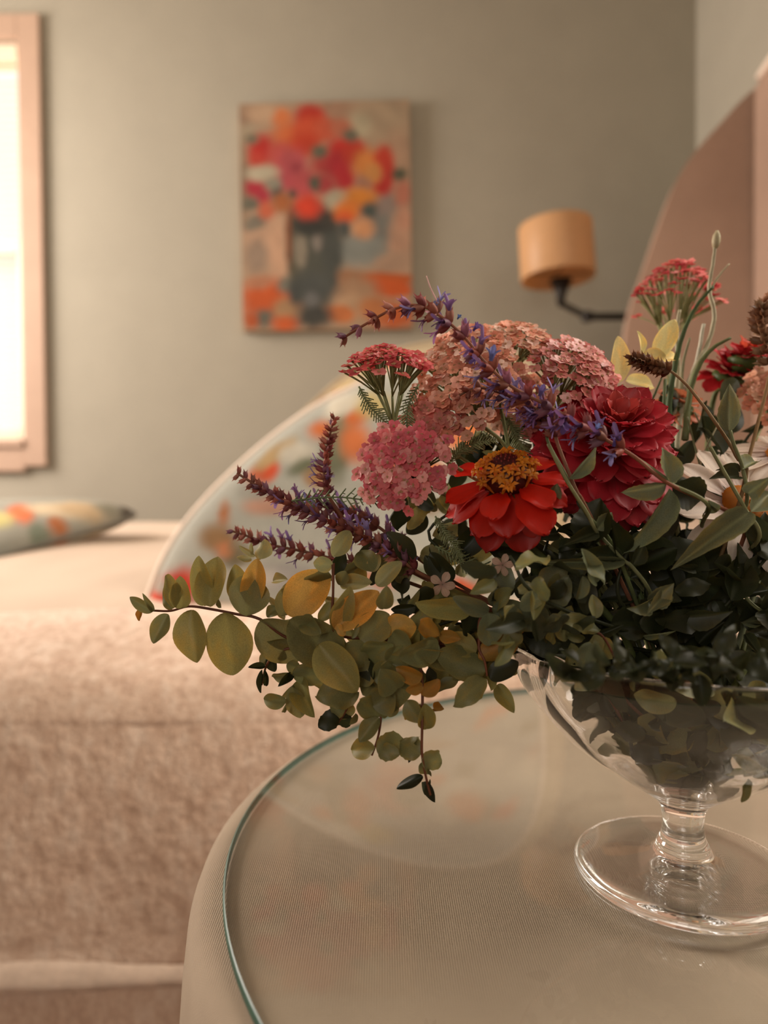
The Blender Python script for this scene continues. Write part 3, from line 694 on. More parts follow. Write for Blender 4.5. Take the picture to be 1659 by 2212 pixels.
# salvia spike pieces
def calyx_mesh(seed):
    r = random.Random(seed); vs, fs = [], []; n = 8
    prof = [(.06, 0), (.17, .12), (.23, .35), (.24, .6), (.20, .74)]
    for rr, h in prof:
        for k in range(n):
            a = 2 * PI * k / n; vs.append((rr * math.cos(a) * (1 + .08 * (k % 2)), h, rr * math.sin(a)))
    for j in range(len(prof) - 1):
        for k in range(n): a, b = j * n + k, j * n + (k + 1) % n; fs.append((a, a + n, b + n, b))
    for k in range(0, n, 2):   # pointed lobes
        a = 2 * PI * (k + .5) / n; o = len(vs); vs.append((.30 * math.cos(a), 1.0 + r.uniform(-.08, .08), .30 * math.sin(a)))
        b = 4 * n + k; fs.append((b, o, 4 * n + (k + 1) % n))
        c_ = 4 * n + (k + 2) % n; 
    return mesh('calyx', vs, fs, M_petal)
CAL = [calyx_mesh(s) for s in range(3)]
def corolla_mesh(seed):
    r = random.Random(seed); vs, fs = [], []
    def strap(p0, p1, p2, w0, w1):
        path = catmull([V(p0), V(p1), V(p2)], 4); n = len(path); o = len(vs)
        for i, p in enumerate(path):
            t = i / (n - 1); wv = (w0 + (w1 - w0) * t) * (1 if i < n - 1 else .45)
            vs.append(p + V((-wv, 0, .3 * wv))); vs.append(p + V((0, 0, -.3 * wv))); vs.append(p + V((wv, 0, .3 * wv)))
        for i in range(n - 1):
            for k in range(2): a = o + i * 3 + k; fs.append((a, a + 1, a + 4, a + 3))
    strap((0, 0, 0), (0, .5, .05), (0, .95, .34), .09, .10)       # hood
    strap((0, 0, -.02), (0, .45, -.08), (0, .75, -.42), .09, .17)   # lower lip
    strap((.02, .0, 0), (.12, .45, 0), (.36, .66, -.12), .06, .09)
    strap((-.02, .0, 0), (-.12, .45, 0), (-.36, .66, -.12), .06, .09)
    return mesh('corolla', vs, fs, M_petal)
COR = [corolla_mesh(s) for s in range(2)]
CALC = [rgb(164, 92, 78), rgb(172, 110, 94), rgb(146, 80, 80), rgb(146, 98, 116)]; CORC = [rgb(150, 120, 172), rgb(134, 100, 152), rgb(146, 136, 188), rgb(146, 106, 146)]
def spike(label, pts, d, sz, nodes, flowered=(0.3, 1.0), per=4, dens=.5, end=None, group='salvia spikes in the bouquet', calc=CALC, corc=CORC, stemc=rgb(132, 84, 62), tstart=0.0, into=None, tend=1.0, pexp=1.0):
    w3 = [P(x, y, dd) for x, y, dd in [(q + (d,))[:3] if len(q) == 2 else q for q in pts]]
    path = catmull(w3, 10); n = len(path); b = into or bowlpt(R_.uniform(0, 6.28), .02, .07)
    root = thing('salvia', label, 'salvia', b, group)
    full = list(w3)
    ends = (end or []) 
    full += [P(*q) for q in ends] + [V((VX + (w3[-1].x - VX) * .1, VY, RIM - .02)), b]
    tube('stem', full, .0007, .0013, M_stem, root, rnd(stemc), 7, 6)
    for k in range(nodes):
        t = (tstart + (tend - tstart) * ((k + .3) / nodes) ** pexp); i = min(n - 2, int(t * (n - 1))); p = path[i].lerp(path[i + 1], t * (n - 1) - i); tan = (path[i] - path[i + 1]).normalized()
        tt = (k + .3) / nodes; s = sz * d / F * (.72 + .33 * min(1, tt * 2.5)); m = 2 if tt < .12 else per
        u = tan.orthogonal().normalized(); v = tan.cross(u); ph = R_.random() * 6.28
        for q in range(m):
            a = ph + q * 2 * PI / m + R_.uniform(-.3, .3); rad = u * math.cos(a) + v * math.sin(a)
            dr = (rad * .85 + tan * R_.uniform(.35, .9) + V((0, 0, -.1))).normalized()
            o = link('calyx', R_.choice(CAL), frame(p, dr, tan, s, s, s), root, rnd(R_.choice(calc), .25))
            if flowered[0] <= tt <= flowered[1] and R_.random() < dens:
                link('corolla', R_.choice(COR), frame(p + dr * s * .45, dr, V((0, 0, 1)) + tan * .5, s * 1.15, s * 1.25, s * 1.15), root, rnd(R_.choice(corc), .2))
    return root, w3

# ------------------------------------------------------------------ the zinnias
def zinnia(label, c3, ax, rings, pcol, into, stem=True, disc=None, group='red zinnias in the bouquet', name='zinnia'):
    root = thing(name, label, 'zinnia', into, group)
    ax = ax.normalized(); u = (CR - ax * CR.dot(ax)).normalized(); v = ax.cross(u)
    tube('stem', [c3 - ax * .004, c3 - ax * .03, V((VX + (c3.x - VX) * .35, VY + (c3.y - VY) * .4, RIM + .005)), into], .0019, .0022, M_stem, root, rnd(rgb(96, 108, 62)), 8, 8)
    for (n, rad, L, wd, elev, h, colr) in rings:
        off = R_.random() * 6.28
        for k in range(n):
            a = off + 2 * PI * k / n + R_.uniform(-.12, .12); out = u * math.cos(a) + v * math.sin(a); e = math.radians(elev + R_.uniform(-11, 9))
            dr = out * math.cos(e) + ax * math.sin(e); up = ax * math.cos(e) - out * math.sin(e)
            b = c3 + out * rad + ax * (h + R_.uniform(-.0015, .0015)); l_ = L * R_.uniform(.84, 1.1)
            link('petal', R_.choice(PET_Z), frame(b, dr, up, wd * R_.uniform(.9, 1.1), l_, (l_ + wd) * .6), root, rnd(colr or pcol, .12))
    # green scaly cup under the petals
    cup = lathe([(0, -.010), (.006, -.0095), (.010, -.006), (.0115, -.001), (.010, .002), (0, .002)], 20, M_stem, 'flower_cup')
    link('flower_cup', cup, frame(c3, v, ax), root, rnd(rgb(80, 96, 54)))
    return root, u, v
CRIM = rgb(194, 46, 58); SCAR = rgb(212, 32, 8)
c1 = P(1312, 975, .408); ax1 = CU * .72 + CB * .74 + CR * .04
R1 = [(15, .010, .039, .021, -20, -.006, rgb(166, 32, 40)), (16, .010, .038, .021, -8, -.003, None), (16, .008, .036, .020, 5, .001, None), (15, .007, .033, .020, 18, .005, None), (14, .006, .031, .018, 30, .009, None), (13, .0055, .028, .017, 42, .013, None), (11, .004, .025, .016, 55, .016, None), (9, .003, .022, .014, 67, .018, rgb(188, 52, 56)), (7, .0015, .019, .012, 80, .020, rgb(196, 68, 62))]
zin1, _, _ = zinnia('large many-petalled crimson zinnia at the heart of the bouquet', c1, ax1, R1, CRIM, bowlpt(.4, .02, .065))
c2 = P(1098, 1052, .372); ax2 = CU * .80 + CB * .52 - CR * .22
R2 = [(9, .008, .030, .0200, -44, -.002, rgb(170, 22, 10)), (11, .009, .030, .0185, -18, .002, None), (7, .009, .026, .017, 2, .005, None)]
zin2, u2, v2 = zinnia('scarlet zinnia with a ring of orange-yellow stars round its centre', c2, ax2, R2, SCAR, bowlpt(3.3, .03, .07))
ax2 = ax2.normalized()
def cone_disc(name, parent, c3, ax, u, v, r, h, n, bump, colr, mat=M_petal):
    vs, fs = [], []
    for i in range(n):
        rr = math.sqrt((i + .5) / n); a = i * 2.39996; hh = h * (1 - rr ** 2.2); p = u * (r * rr * math.cos(a)) + v * (r * rr * math.sin(a)) + ax * hh
        nn = (ax * 1.0 + (u * math.cos(a) + v * math.sin(a)) * rr * 1.2).normalized(); x = nn.orthogonal().normalized(); y = nn.cross(x); o = len(vs)
        for q in range(5): vs.append(p + (x * math.cos(q * 1.2566) + y * math.sin(q * 1.2566)) * bump * .55 - nn * bump * .4)
        vs.append(p + nn * bump * 1.3)
        for q in range(5): fs.append((o + q, o + (q + 1) % 5, o + 5))
    return link(name, mesh(name, vs, fs, mat), Matrix.Translation(c3), parent, colr)
dm = lathe([(0, .0), (.013, .0), (.0142, .004), (.011, .011), (.005, .0150), (0, .0158)], 24, M_petal, 'flower_disc')
fd2 = link('flower_disc', dm, frame(c2 + ax2 * .003, v2, ax2), zin2, rgb(84, 14, 10))
cone_disc('disc_scales', fd2, c2 + ax2 * .004, ax2, u2, v2, .0145, .0145, 130, .0014, rgb(156, 44, 34))['kind'] = 'stuff'
def star_mesh():
    vs, fs = [], []
    for k in range(5):
        a = 2 * PI * k / 5; b = .38; o = len(vs)
        d_ = V((math.cos(a), math.sin(a), 0)); s_ = V((-math.sin(a), math.cos(a), 0))
        vs += [V((0, 0, .0)), d_ * .28 + s_ * .13 + V((0, 0, .12)), d_ * .55 + V((0, 0, .05)), d_ * .28 - s_ * .13 + V((0, 0, .12)), d_ * .30 + V((0, 0, .24))]
        fs += [(o, o + 1, o + 4), (o + 1, o + 2, o + 4), (o + 2, o + 3, o + 4), (o + 3, o, o + 4)]
    o = len(vs); n = 6
    for z, r in ((0.1, .12), (-.9, .09)):
        for k in range(n): vs.append(V((r * math.cos(k * PI / 3), r * math.sin(k * PI / 3), z)))
    for k in range(n): fs.append((o + k, o + n + k, o + n + (k + 1) % n, o + (k + 1) % n))
    return mesh('star_floret', vs, fs, M_petal)
STAR = star_mesh()
for i in range(50):
    ring = i % 3; a = i * 2.39996; rr = (.0155, .0130, .0098)[ring]; out = u2 * math.cos(a) + v2 * math.sin(a)
    p = c2 + out * rr + ax2 * (.0105 + (.0, .003, .0055)[ring] + R_.uniform(-.001, .001)); nn = (ax2 + out * (.9, .5, .25)[ring]).normalized()
    s = .0082 * R_.uniform(.85, 1.15); link('star_floret', STAR, frame(p, out.cross(nn) + out * R_.uniform(-1, 1), nn, s, s, s * .9), fd2, rnd(rgb(228, 138, 30) if R_.random() < .75 else rgb(206, 104, 24), .12))
# smaller zinnias at the back right
c3_ = P(1575, 812, .50); ax3 = CU * .8 + CB * .45 + CR * .2
R3 = [(12, .006, .024, .015, -12, -.002, None), (12, .005, .023, .014, 12, .003, None), (10, .004, .021, .013, 34, .006, None), (8, .003, .018, .012, 58, .008, None)]
zinnia('small crimson zinnia at the right behind the white daisies', c3_, ax3, [(n, a * .8, b * .8, c * .85, e, h * .8, k) for n, a, b, c, e, h, k in R3], rgb(176, 34, 40), bowlpt(.9, .03, .08))
c4_ = P(1610, 775, .49); 
zinnia('crimson zinnia bud opening with a coral tip at the far right', c4_, CU * .9 + CB * .3 + CR * .1, [(9, .004, .014, .010, 20, 0, None), (8, .003, .013, .009, 45, .003, None), (7, .002, .011, .008, 66, .005, rgb(206, 84, 60))], rgb(184, 44, 48), bowlpt(1.2, .03, .08))
c5_ = P(1365, 1105, .41)
zinnia('small orange flower half hidden under the crimson zinnia', c5_, CU * .2 + CB * .9, [(8, .003, .0095, .008, 5, 0, None), (7, .002, .008, .007, 30, .002, None)], rgb(190, 92, 34), bowlpt(.9, .03, .08), group='orange flowers low in the bouquet')
c6_ = P(1463, 880, .47)
zinnia('peach orange flower behind the crimson zinnia', c6_, CU * .7 + CB * .4 + CR * .1, [(10, .004, .016, .012, 0, 0, None), (8, .003, .014, .010, 30, .003, None), (7, .002, .011, .009, 55, .005, None)], rgb(206, 122, 84), bowlpt(1.9, .03, .08), group='orange flowers behind the bouquet')

# ------------------------------------------------------------------ daisies
def daisy(label, c3, ax, r, L, n, wd, into, roll=0., dome=.5):
    root = thing('daisy', label, 'daisy', into, 'white daisies in the bouquet'); ax = ax.normalized(); u = (CR - ax * CR.dot(ax)).normalized(); v = ax.cross(u)
    tube('stem', [c3 - ax * .002, c3 - ax * .02 + V((0, 0, -.01)), V((VX + (c3.x - VX) * .4, VY, RIM)), into], .0015, .0018, M_stem, root, rnd(SAGEC), 8, 7)
    for k in range(n):
        a = roll + 2 * PI * k / n + R_.uniform(-.08, .08); out = u * math.cos(a) + v * math.sin(a); e = math.radians(R_.uniform(-14, 6))
        dr = out * math.cos(e) + ax * math.sin(e); l_ = L * R_.uniform(.92, 1.08)
        link('petal', R_.choice(PET_D), frame(c3 + out * r * .8, dr, ax * math.cos(e) - out * math.sin(e), wd * R_.uniform(.85, 1.15), l_, (l_ + wd) * .5), root, rnd(rgb(226, 208, 190), .05))
    fd = link('flower_disc', lathe([(0, -.002), (r * .9, -.001), (r, r * .12), (r * .8, r * dome * .75), (r * .4, r * dome), (0, r * dome * 1.05)], 28, M_petal, 'flower_disc'), frame(c3, v, ax), root, rgb(186, 110, 26))
    o = cone_disc('disc_florets', fd, c3 + ax * r * .05, ax, u, v, r, r * dome, 170, .0011, rgb(206, 130, 34)); o['kind'] = 'stuff'
    return root
daisy('white daisy with an orange centre, behind the long sage leaf', P(1612, 1098, .402), CB * .75 + CU * .55 + CR * .15, .0155, .034, 14, .017, bowlpt(.2, .03, .07), .2)
daisy('white daisy with ribbed petals at the right edge, above the orange-centred one', P(1700, 985, .43), CU * .9 + CB * .5 - CR * .1, .012, .036, 15, .016, bowlpt(.7, .03, .07), .1)

# ------------------------------------------------------------------ yarrow heads
def _b(c): return (min(1, c[0] * 1.15), min(1, c[1] * 1.12), min(1, c[2] * 1.12), 1)
PK1 = [_b(c) for c in [rgb(196, 84, 88), rgb(206, 100, 98), rgb(184, 70, 78), rgb(214, 118, 110), rgb(230, 150, 146)]]  # last, palest tint of each PK list paints highlights onto scattered florets
PK2 = [_b(c) for c in [rgb(214, 150, 124), rgb(222, 164, 138), rgb(202, 132, 108), rgb(226, 178, 156), rgb(242, 206, 190)]]
PK3 = [_b(c) for c in [rgb(200, 122, 114), rgb(212, 138, 126), rgb(188, 106, 100), rgb(222, 156, 146), rgb(242, 192, 188)]]
PK4 = [_b(c) for c in [rgb(204, 96, 106), rgb(214, 114, 118), rgb(206, 98, 110), rgb(226, 146, 144), rgb(236, 170, 164)]]
yarrow('red-pink yarrow head seen from the side, above the left salvia spikes', 836, 788, 92, 42, .385, PK1, 84, (0.0, .93, .36), node=P(850, 925, .39), into=bowlpt(3.1, .03, .07), fsz=31, flat=.35)
yarrow('large salmon pink yarrow head at the top of the bouquet', 1014, 815, 116, 130, .415, PK2, 190, (-.25, .55, .8), into=bowlpt(2.4, .03, .07), flat=.45, fsz=28)
yarrow('pale salmon yarrow head on the crest, behind the purple salvia', 1120, 735, 74, 46, .435, PK2, 60, (.1, .8, .6), into=bowlpt(2.0, .03, .07), flat=.4)
yarrow('salmon yarrow head below the largest one, above the scarlet zinnia', 935, 905, 66, 52, .40, [PK3[0], PK3[1], PK2[2]], 50, (-.1, .5, .85), into=bowlpt(2.8, .03, .07))
yarrow('salmon yarrow head behind the dark red salvia side spike', 1105, 865, 84, 70, .43, PK2 + PK3[:1], 80, (.05, .45, .88), into=bowlpt(1.8, .03, .07))
yarrow('rose pink yarrow head right of the salmon ones', 1240, 800, 98, 84, .42, PK3, 120, (.22, .66, .72), into=bowlpt(1.5, .03, .07), flat=.4)
yarrow('deep pink yarrow head facing out over the left side', 868, 1005, 108, 92, .375, PK4, 120, (-.28, .22, .94), into=bowlpt(3.6, .03, .07), flat=.3, fsz=29)
yarrow('lone pink yarrow head in front of the headboard', 1458, 652, 88, 40, .52, PK1 + [rgb(230, 140, 140)], 90, (.05, .99, .02), node=P(1440, 760, .52), into=bowlpt(1.2, .03, .07), fsz=26, flat=.85)
yarrow('peach yarrow head at the right edge of the picture', 1665, 850, 60, 60, .46, [rgb(214, 140, 110), rgb(226, 170, 140)], 46, (-.3, .5, .8), into=bowlpt(.6, .03, .07))
# small rim-lit florets belong to their heads; loose pale starry flowers low on the left
def starflower(label, cx, cy, d, sz):
    b = P(cx + 60, cy + 120, d + .03); root = thing('pale_blossom', label, 'flower', b, 'pale pink little blossoms low in the bouquet')
    c = P(cx, cy, d); tube('stem', [c, c.lerp(b, .5) + CU * .002, b], .0006, .0008, M_stem, root, rnd(SAGEC), 5, 5)
    for k in range(5):
        a = k * 1.2566 + R_.uniform(-.2, .2); dr = CR * math.cos(a) + CU * math.sin(a) + CB * .15
        link('petal', PET_Z[k % 4], frame(c, dr, CB + CR * R_.uniform(-.3, .3), sz * d / F * .62, sz * d / F, sz * d / F * .8), root, rnd(rgb(206, 172, 150), .06))
starflower('pale pink starry blossom left of the scarlet zinnia base', 955, 1262, .375, 30)
starflower('pale pink starry blossom right under the scarlet zinnia', 1085, 1220, .365, 26)

# ------------------------------------------------------------------ salvia spikes
spike('long arching salvia spike with dark red tip crossing over the yarrow and zinnia',
      [(738, 732, .37), (790, 700, .37), (850, 668, .368), (905, 660, .366), (950, 682, .364), (1000, 725, .362), (1050, 785, .36), (1105, 835, .358), (1180, 875, .356), (1250, 915, .354), (1310, 950, .352), (1372, 988, .35)],
      0.36, 37, 18, (.26, 1), 4, .5, end=[(1440, 1042, .348), (1530, 1085, .355), (1590, 1118, .362), (1600, 1180, .385)], into=bowlpt(-.3, .03, .07))
spike('short dark salvia side spike pointing left below the long one', [(985, 858, .375), (1030, 838, .372), (1085, 850, .37), (1140, 872, .368), (1190, 910, .366), (1205, 960, .364)], .37, 30, 10, (.3, 1), 4, .5, end=[(1245, 1060, .36), (1275, 1115, .365)], into=bowlpt(-1, .03, .07))
spike('thick purple salvia spike reaching left over the floral cushion', [(512, 1022, .40), (560, 1052, .398), (610, 1078, .396), (670, 1108, .393), (730, 1135, .39), (790, 1160, .388), (850, 1195, .386), (910, 1240, .385)], .39, 29, 22, (.25, 1), 4, .45, into=bowlpt(3.4, .03, .07), end=[(1050, 1300, .40)])
spike('second purple salvia spike fanned behind the thick one', [(640, 1075, .42), (700, 1095, .42), (760, 1110, .42), (820, 1140, .415), (880, 1190, .41)], .42, 29, 10, (.0, 1), 4, .5, into=bowlpt(3.3, .03, .07), end=[(1040, 1290, .41)])
spike('thin reddish salvia spike lowest on the left, over the leafy spray', [(498, 1146, .43), (540, 1160, .43), (590, 1178, .428), (650, 1190, .425), (710, 1205, .42), (780, 1222, .415)], .43, 26, 15, (.3, 1), 3, .35, into=bowlpt(3.7, .03, .07), end=[(1020, 1310, .41)])
spike('upright dark salvia tip left of the deep pink yarrow', [(722, 902, .41), (712, 940, .41), (704, 985, .41), (700, 1030, .41), (712, 1075, .41)], .41, 24, 12, (.6, 1), 3, .4, into=bowlpt(3.2, .03, .07), end=[(800, 1180, .41), (1000, 1290, .41)])
spike('closed brown salvia spike right of the yellow leaves', [(1362, 772, .40), (1400, 786, .40), (1445, 800, .398), (1480, 828, .396), (1505, 858, .394)], .40, 26, 9, (2, 2), 4, 0, end=[(1540, 905, .39), (1590, 985, .385), (1605, 1060, .38)], into=bowlpt(.1, .03, .07), calc=[rgb(128, 84, 58), rgb(104, 66, 44), rgb(140, 100, 70)], stemc=rgb(140, 112, 76), tend=.55)
spike('brown seedy salvia spike cut by the right edge', [(1650, 648, .44), (1646, 690, .44), (1652, 740, .44), (1665, 800, .44)], .44, 34, 8, (2, 2), 4, 0, into=bowlpt(.3, .03, .07), calc=[rgb(150, 112, 84), rgb(120, 84, 60)], stemc=rgb(140, 112, 76))
spike('little purple salvia tip drooping beside the crimson zinnia stem', [(1150, 885, .372), (1165, 905, .372), (1180, 930, .371)], .372, 30, 4, (0, 1), 5, .9, end=[(1186, 960, .37), (1230, 1040, .366), (1268, 1112, .362), (1330, 1190, .366)], into=bowlpt(-.7, .03, .07), stemc=rgb(104, 112, 72))
long_spike = D.objects['salvia']
for (bx, by, tx, ty, dd, c, k) in ((952, 668, 932, 626, .364, rgb(128, 132, 182), .75), (1060, 780, 1070, 735, .356, rgb(120, 126, 184), 1.1), (1035, 775, 1008, 778, .357, rgb(108, 84, 150), 1.0),
    (1022, 715, 1042, 690, .36, rgb(112, 86, 150), 1.0), (1165, 856, 1180, 818, .354, rgb(116, 98, 156), 1.0), (1285, 930, 1302, 905, .351, rgb(120, 136, 192), .9), (1325, 965, 1340, 930, .35, rgb(112, 92, 160), 1.0), (1215, 900, 1225, 950, .35, rgb(106, 78, 140), 1.0), (988, 690, 1000, 668, .362, rgb(90, 116, 170), .7)):
    b_, t_ = P(bx, by, dd), P(tx, ty, dd - .004); L_ = (t_ - b_).length * .8 * k
    link('corolla', R_.choice(COR), frame(b_, t_ - b_, CB + CU * .4, L_ * 1.1, L_, L_ * 1.1), long_spike, c)
tube('style', [P(946, 655, .362), P(930, 622, .361), P(921, 596, .361)], .0004, .00025, M_stem, long_spike, rgb(206, 170, 176), 5, 5)
# ------------------------------------------------------------------ hairy green sage stems in front
def sage(label, stem, leaves, d, into, colr=SAGEC, group='grey-green sage leaf stems in front', r=.0012):
    root = thing('sage', label, 'sage', into, group)
    tube('stem', [P(*q) for q in stem] + [P(stem[-1][0] + (VX * 0 + 1470 - stem[-1][0]) * .3, stem[-1][1] + 70, .40), V((VX + .01, VY, RIM - .01)), into], r * .8, r, M_stem, root, rnd(rgb(122, 124, 86)), 7, 7)
    for (bx, by, tx, ty, wpx, c, *rest) in leaves:
        leafpx(root, bx, by, tx, ty, wpx, c, rest[0] if rest else d, SAGE, .018, .5)
    return root
sage('sage stem with four spread pointed leaves below the crimson zinnia', [(1372, 988, .352), (1436, 1032, .35), (1450, 1046, .35), (1530, 1092, .352)],
     [(1447, 1045, 1434, 962, 46, 's', .35), (1440, 1046, 1338, 1068, 38, 's', .35), (1452, 1046, 1530, 1078, 68, 't', .356), (1447, 1056, 1350, 1206, 54, 's', .352), (1532, 1080, 1522, 1116, 34, 's', .35)], .35, bowlpt(-.4, .03, .08))
sage('sage stem with narrow pair of leaves over the scarlet zinnia', [(1184, 958, .356), (1222, 1034, .356), (1268, 1108, .358), (1290, 1150, .362)],
     [(1228, 1034, 1296, 960, 28, 's', .355), (1204, 1044, 1178, 1100, 28, 's', .356), (1290, 1145, 1325, 1105, 34, 's', .36), (1288, 1150, 1220, 1175, 30, 't', .362)], .356, bowlpt(-.9, .03, .08))
sage('sage stem with an upright oval leaf at the right', [(1577, 930, .37), (1585, 960, .37), (1604, 1012, .372), (1612, 1090, .375)],
     [(1575, 932, 1576, 826, 40, 's', .37), (1604, 1014, 1636, 990, 34, 's', .37), (1598, 1030, 1536, 1030, 32, 't', .372), (1600, 1020, 1545, 1012, 24, 't', .376)], .37, bowlpt(.1, .03, .08))
sage('sage stem with long drooping leaf in front of the daisy', [(1534, 966, .362), (1570, 1030, .362), (1610, 1100, .362), (1640, 1160, .364)],
     [(1618, 1106, 1454, 1226, 50, 's', .36), (1622, 1106, 1668, 1060, 42, 's', .362), (1616, 1066, 1664, 1032, 36, 's', .362), (1620, 1110, 1655, 1180, 44, 't', .366)], .362, bowlpt(0, .03, .08))
sage('low sage stem branching left in the shade under the zinnias', [(1288, 1148, .362), (1345, 1208, .362), (1365, 1224, .362), (1402, 1275, .366)],
     [(1350, 1212, 1155, 1216, 26, 's', .36), (1345, 1206, 1240, 1196, 34, 't', .365), (1368, 1220, 1395, 1170, 30, 't', .36), (1402, 1300, 1458, 1262, 44, 's', .36), (1402, 1300, 1362, 1318, 36, 's', .361), (1440, 1280, 1400, 1325, 30, 's', .36), (1505, 1234, 1568, 1228, 16, 't', .37), (1392, 1372, 1458, 1366, 10, 's', .36), (1500, 1228, 1458, 1222, 18, 't', .37)], .362, bowlpt(-1.2, .03, .08))
sage('sage stem crossing low at the right edge', [(1659, 1330, .37), (1620, 1300, .372), (1585, 1250, .375), (1570, 1200, .38)],
     [(1600, 1345, 1668, 1310, 20, 's', .37), (1610, 1370, 1650, 1425, 22, 't', .37), (1590, 1260, 1650, 1210, 40, 't', .375), (1585, 1255, 1600, 1175, 44, 't', .38), (1600, 1290, 1665, 1270, 34, 't', .38), (1592, 1250, 1535, 1240, 30, 't', .38)], .37, bowlpt(.2, .04, .08))

# ------------------------------------------------------------------ leafy snowberry sprays, left
def spray(label, stem, leaves, d, ox, oy, into=None, group='leafy sprays trailing left', scale=3.318, stemc=rgb(112, 66, 46), r=(.0006, .0010), bridge=None, extra=None):
    w3 = [P(ox + x / scale, oy + y / scale, dd) for x, y, dd in stem]
    b = into or bowlpt(3.6, .045, .09); root = thing('leafy_spray', label, 'foliage', b, group)
    tube('stem', w3 + [P(*q) for q in (bridge or [])] + [V((VX - .07, VY - .01, RIM + .003)), b], r[0], r[1], M_stem, root, rnd(stemc), 7, 6)
    for L in leaves:
        bx, by, tx, ty, wp_, c = L[:6]; dd = L[6] if len(L) > 6 else d; var = L[7] if len(L) > 7 else None
        leafpx(root, ox + bx / scale, oy + by / scale, ox + tx / scale, oy + ty / scale, wp_ / scale, c, dd, var)
    return root
spray('leafy spray reaching farthest left with paired yellow-green oval leaves',
  [(235, 660, .385), (360, 662, .383), (490, 630, .381), (640, 648, .379), (830, 685, .377), (1000, 722, .375)],
  [(235, 665, 62, 568, 78, 'g'), (235, 665, 165, 548, 40, 'g'), (372, 645, 350, 385, 120, 'o', .379), (372, 648, 322, 500, 95, 'g', .384), (440, 640, 425, 430, 135, 'o', .381), (342, 685, 225, 892, 125, 'g'),
   (640, 632, 680, 262, 205, 'o', .376), (600, 625, 556, 278, 140, 'o', .383), (510, 655, 530, 1036, 225, 'o', .378), (748, 672, 808, 1142, 292, 'o', .376),
   (905, 700, 920, 392, 265, 'g', .374), (945, 640, 975, 285, 160, 'y', .382), (850, 600, 825, 335, 140, 'o', .385), (1005, 725, 1300, 1035, 290, 'g', .374), (720, 640, 700, 590, 40, 'g'), (150, 640, 125, 740, 45, 'b', .386)],
  .379, 260, 1120, bridge=[(640, 1385, .378), (800, 1400, .378), (980, 1392, .378)])
spray('spray with large golden leaves above the left leaf mass',
  [(1520, 330, .37), (1525, 500, .37), (1522, 700, .37), (1530, 800, .372)],
  [(1195, 690, 1490, 372, 270, 'y', .374), (1150, 700, 1260, 470, 170, 'g', .38), (1210, 725, 1640, 1075, 300, 'g', .368), (1525, 275, 1652, 82, 125, 'p', .37), (1525, 335, 1378, 322, 105, 'p', .371), (1505, 600, 1432, 745, 100, 'o', .37),
   (1005, 292, 1045, 158, 112, 'p', .39), (945, 262, 936, 172, 28, 'p', .39), (965, 272, 848, 198, 38, 'p', .39), (940, 292, 840, 280, 45, 'p', .392), (1200, 440, 1072, 440, 75, 'p', .388), (1235, 452, 1140, 600, 85, 'p', .387), (1130, 640, 1045, 700, 90, 'g', .386), (1180, 720, 1060, 560, 60, 'p', .387),
   (1620, 380, 1560, 480, 90, 'g'), (1300, 720, 1420, 820, 120, 'g', .372)],
  .372, 260, 1120, bridge=[(760, 1395, .373), (950, 1398, .374)])
spray('spray with a golden folded leaf right of the tall red twig',
  [(70, 120, .368), (66, 300, .368), (64, 590, .368), (180, 655, .37), (400, 660, .372)],
  [(72, 592, 392, 318, 205, 'y', .364), (82, 600, 190, 305, 150, 'o', .367), (345, 262, 92, 262, 105, 'p', .37), (378, 282, 552, 108, 120, 'p', .368), (345, 185, 258, 15, 150, 'g', .378), (330, 180, 390, 60, 90, 'p', .38), (425, 450, 452, 298, 110, 'g', .362), (255, 668, 470, 478, 215, 'g', .362),
   (425, 600, 668, 568, 180, 'y', .368), (655, 432, 482, 462, 85, 'd', .372), (565, 345, 535, 195, 120, 'd', .378), (672, 402, 785, 288, 100, 'd', .374), (1062, 445, 668, 428, 160, 'o', .368), (822, 645, 672, 525, 120, 'b', .362), (610, 420, 680, 330, 50, 'g', .375),
   (830, 640, 970, 660, 90, 'b', .366), (150, 640, 90, 560, 60, 'y', .36), (200, 660, 250, 560, 40, 'g', .358), (480, 640, 620, 760, 170, 'g', .366), (300, 690, 180, 860, 200, 'g', .366), (160, 700, 60, 860, 210, 'o', .368), (20, 600, 120, 800, 190, 'g', .372)],
  .366, 700, 1180, bridge=[(900, 1398, .373), (1000, 1396, .375)])
spray('trailing spray with curled leaf tips hanging lowest over the glass',
  [(1360, 1120, .352), (1330, 1000, .352), (1300, 830, .353), (1300, 650, .354), (1303, 480, .356), (1300, 300, .358), (1280, 120, .362)],
  [(1345, 1040, 1330, 1200, 58, 'd', .351, CURLED), (1350, 1038, 1448, 1208, 62, 'd', .352, CURLED), (1305, 985, 1108, 1085, 75, 'd', .353, CURLED), (1300, 855, 1462, 900, 150, 'g', .352, WAVY), (1305, 880, 1345, 995, 80, 'g', .354), (1290, 832, 1130, 730, 160, 'g', .353, WAVY), (1270, 832, 1205, 870, 45, 'd'),
   (1240, 750, 1288, 705, 42, 'g'), (1322, 462, 1335, 672, 120, 'o', .353), (1385, 500, 1500, 530, 70, 'b', .354, CURLED), (1300, 275, 1115, 218, 120, 'b', .355), (1300, 405, 1425, 300, 105, 'b', .354), (1305, 335, 1190, 375, 85, 'b', .357), (1290, 470, 1180, 600, 90, 'b', .358), (1190, 440, 1290, 605, 130, 'g', .357), (1350, 200, 1370, 320, 75, 'd', .36), (1310, 560, 1240, 470, 60, 'b', .358)],
  .354, 520, 1380, bridge=[(910, 1390, .368), (1000, 1385, .374)])
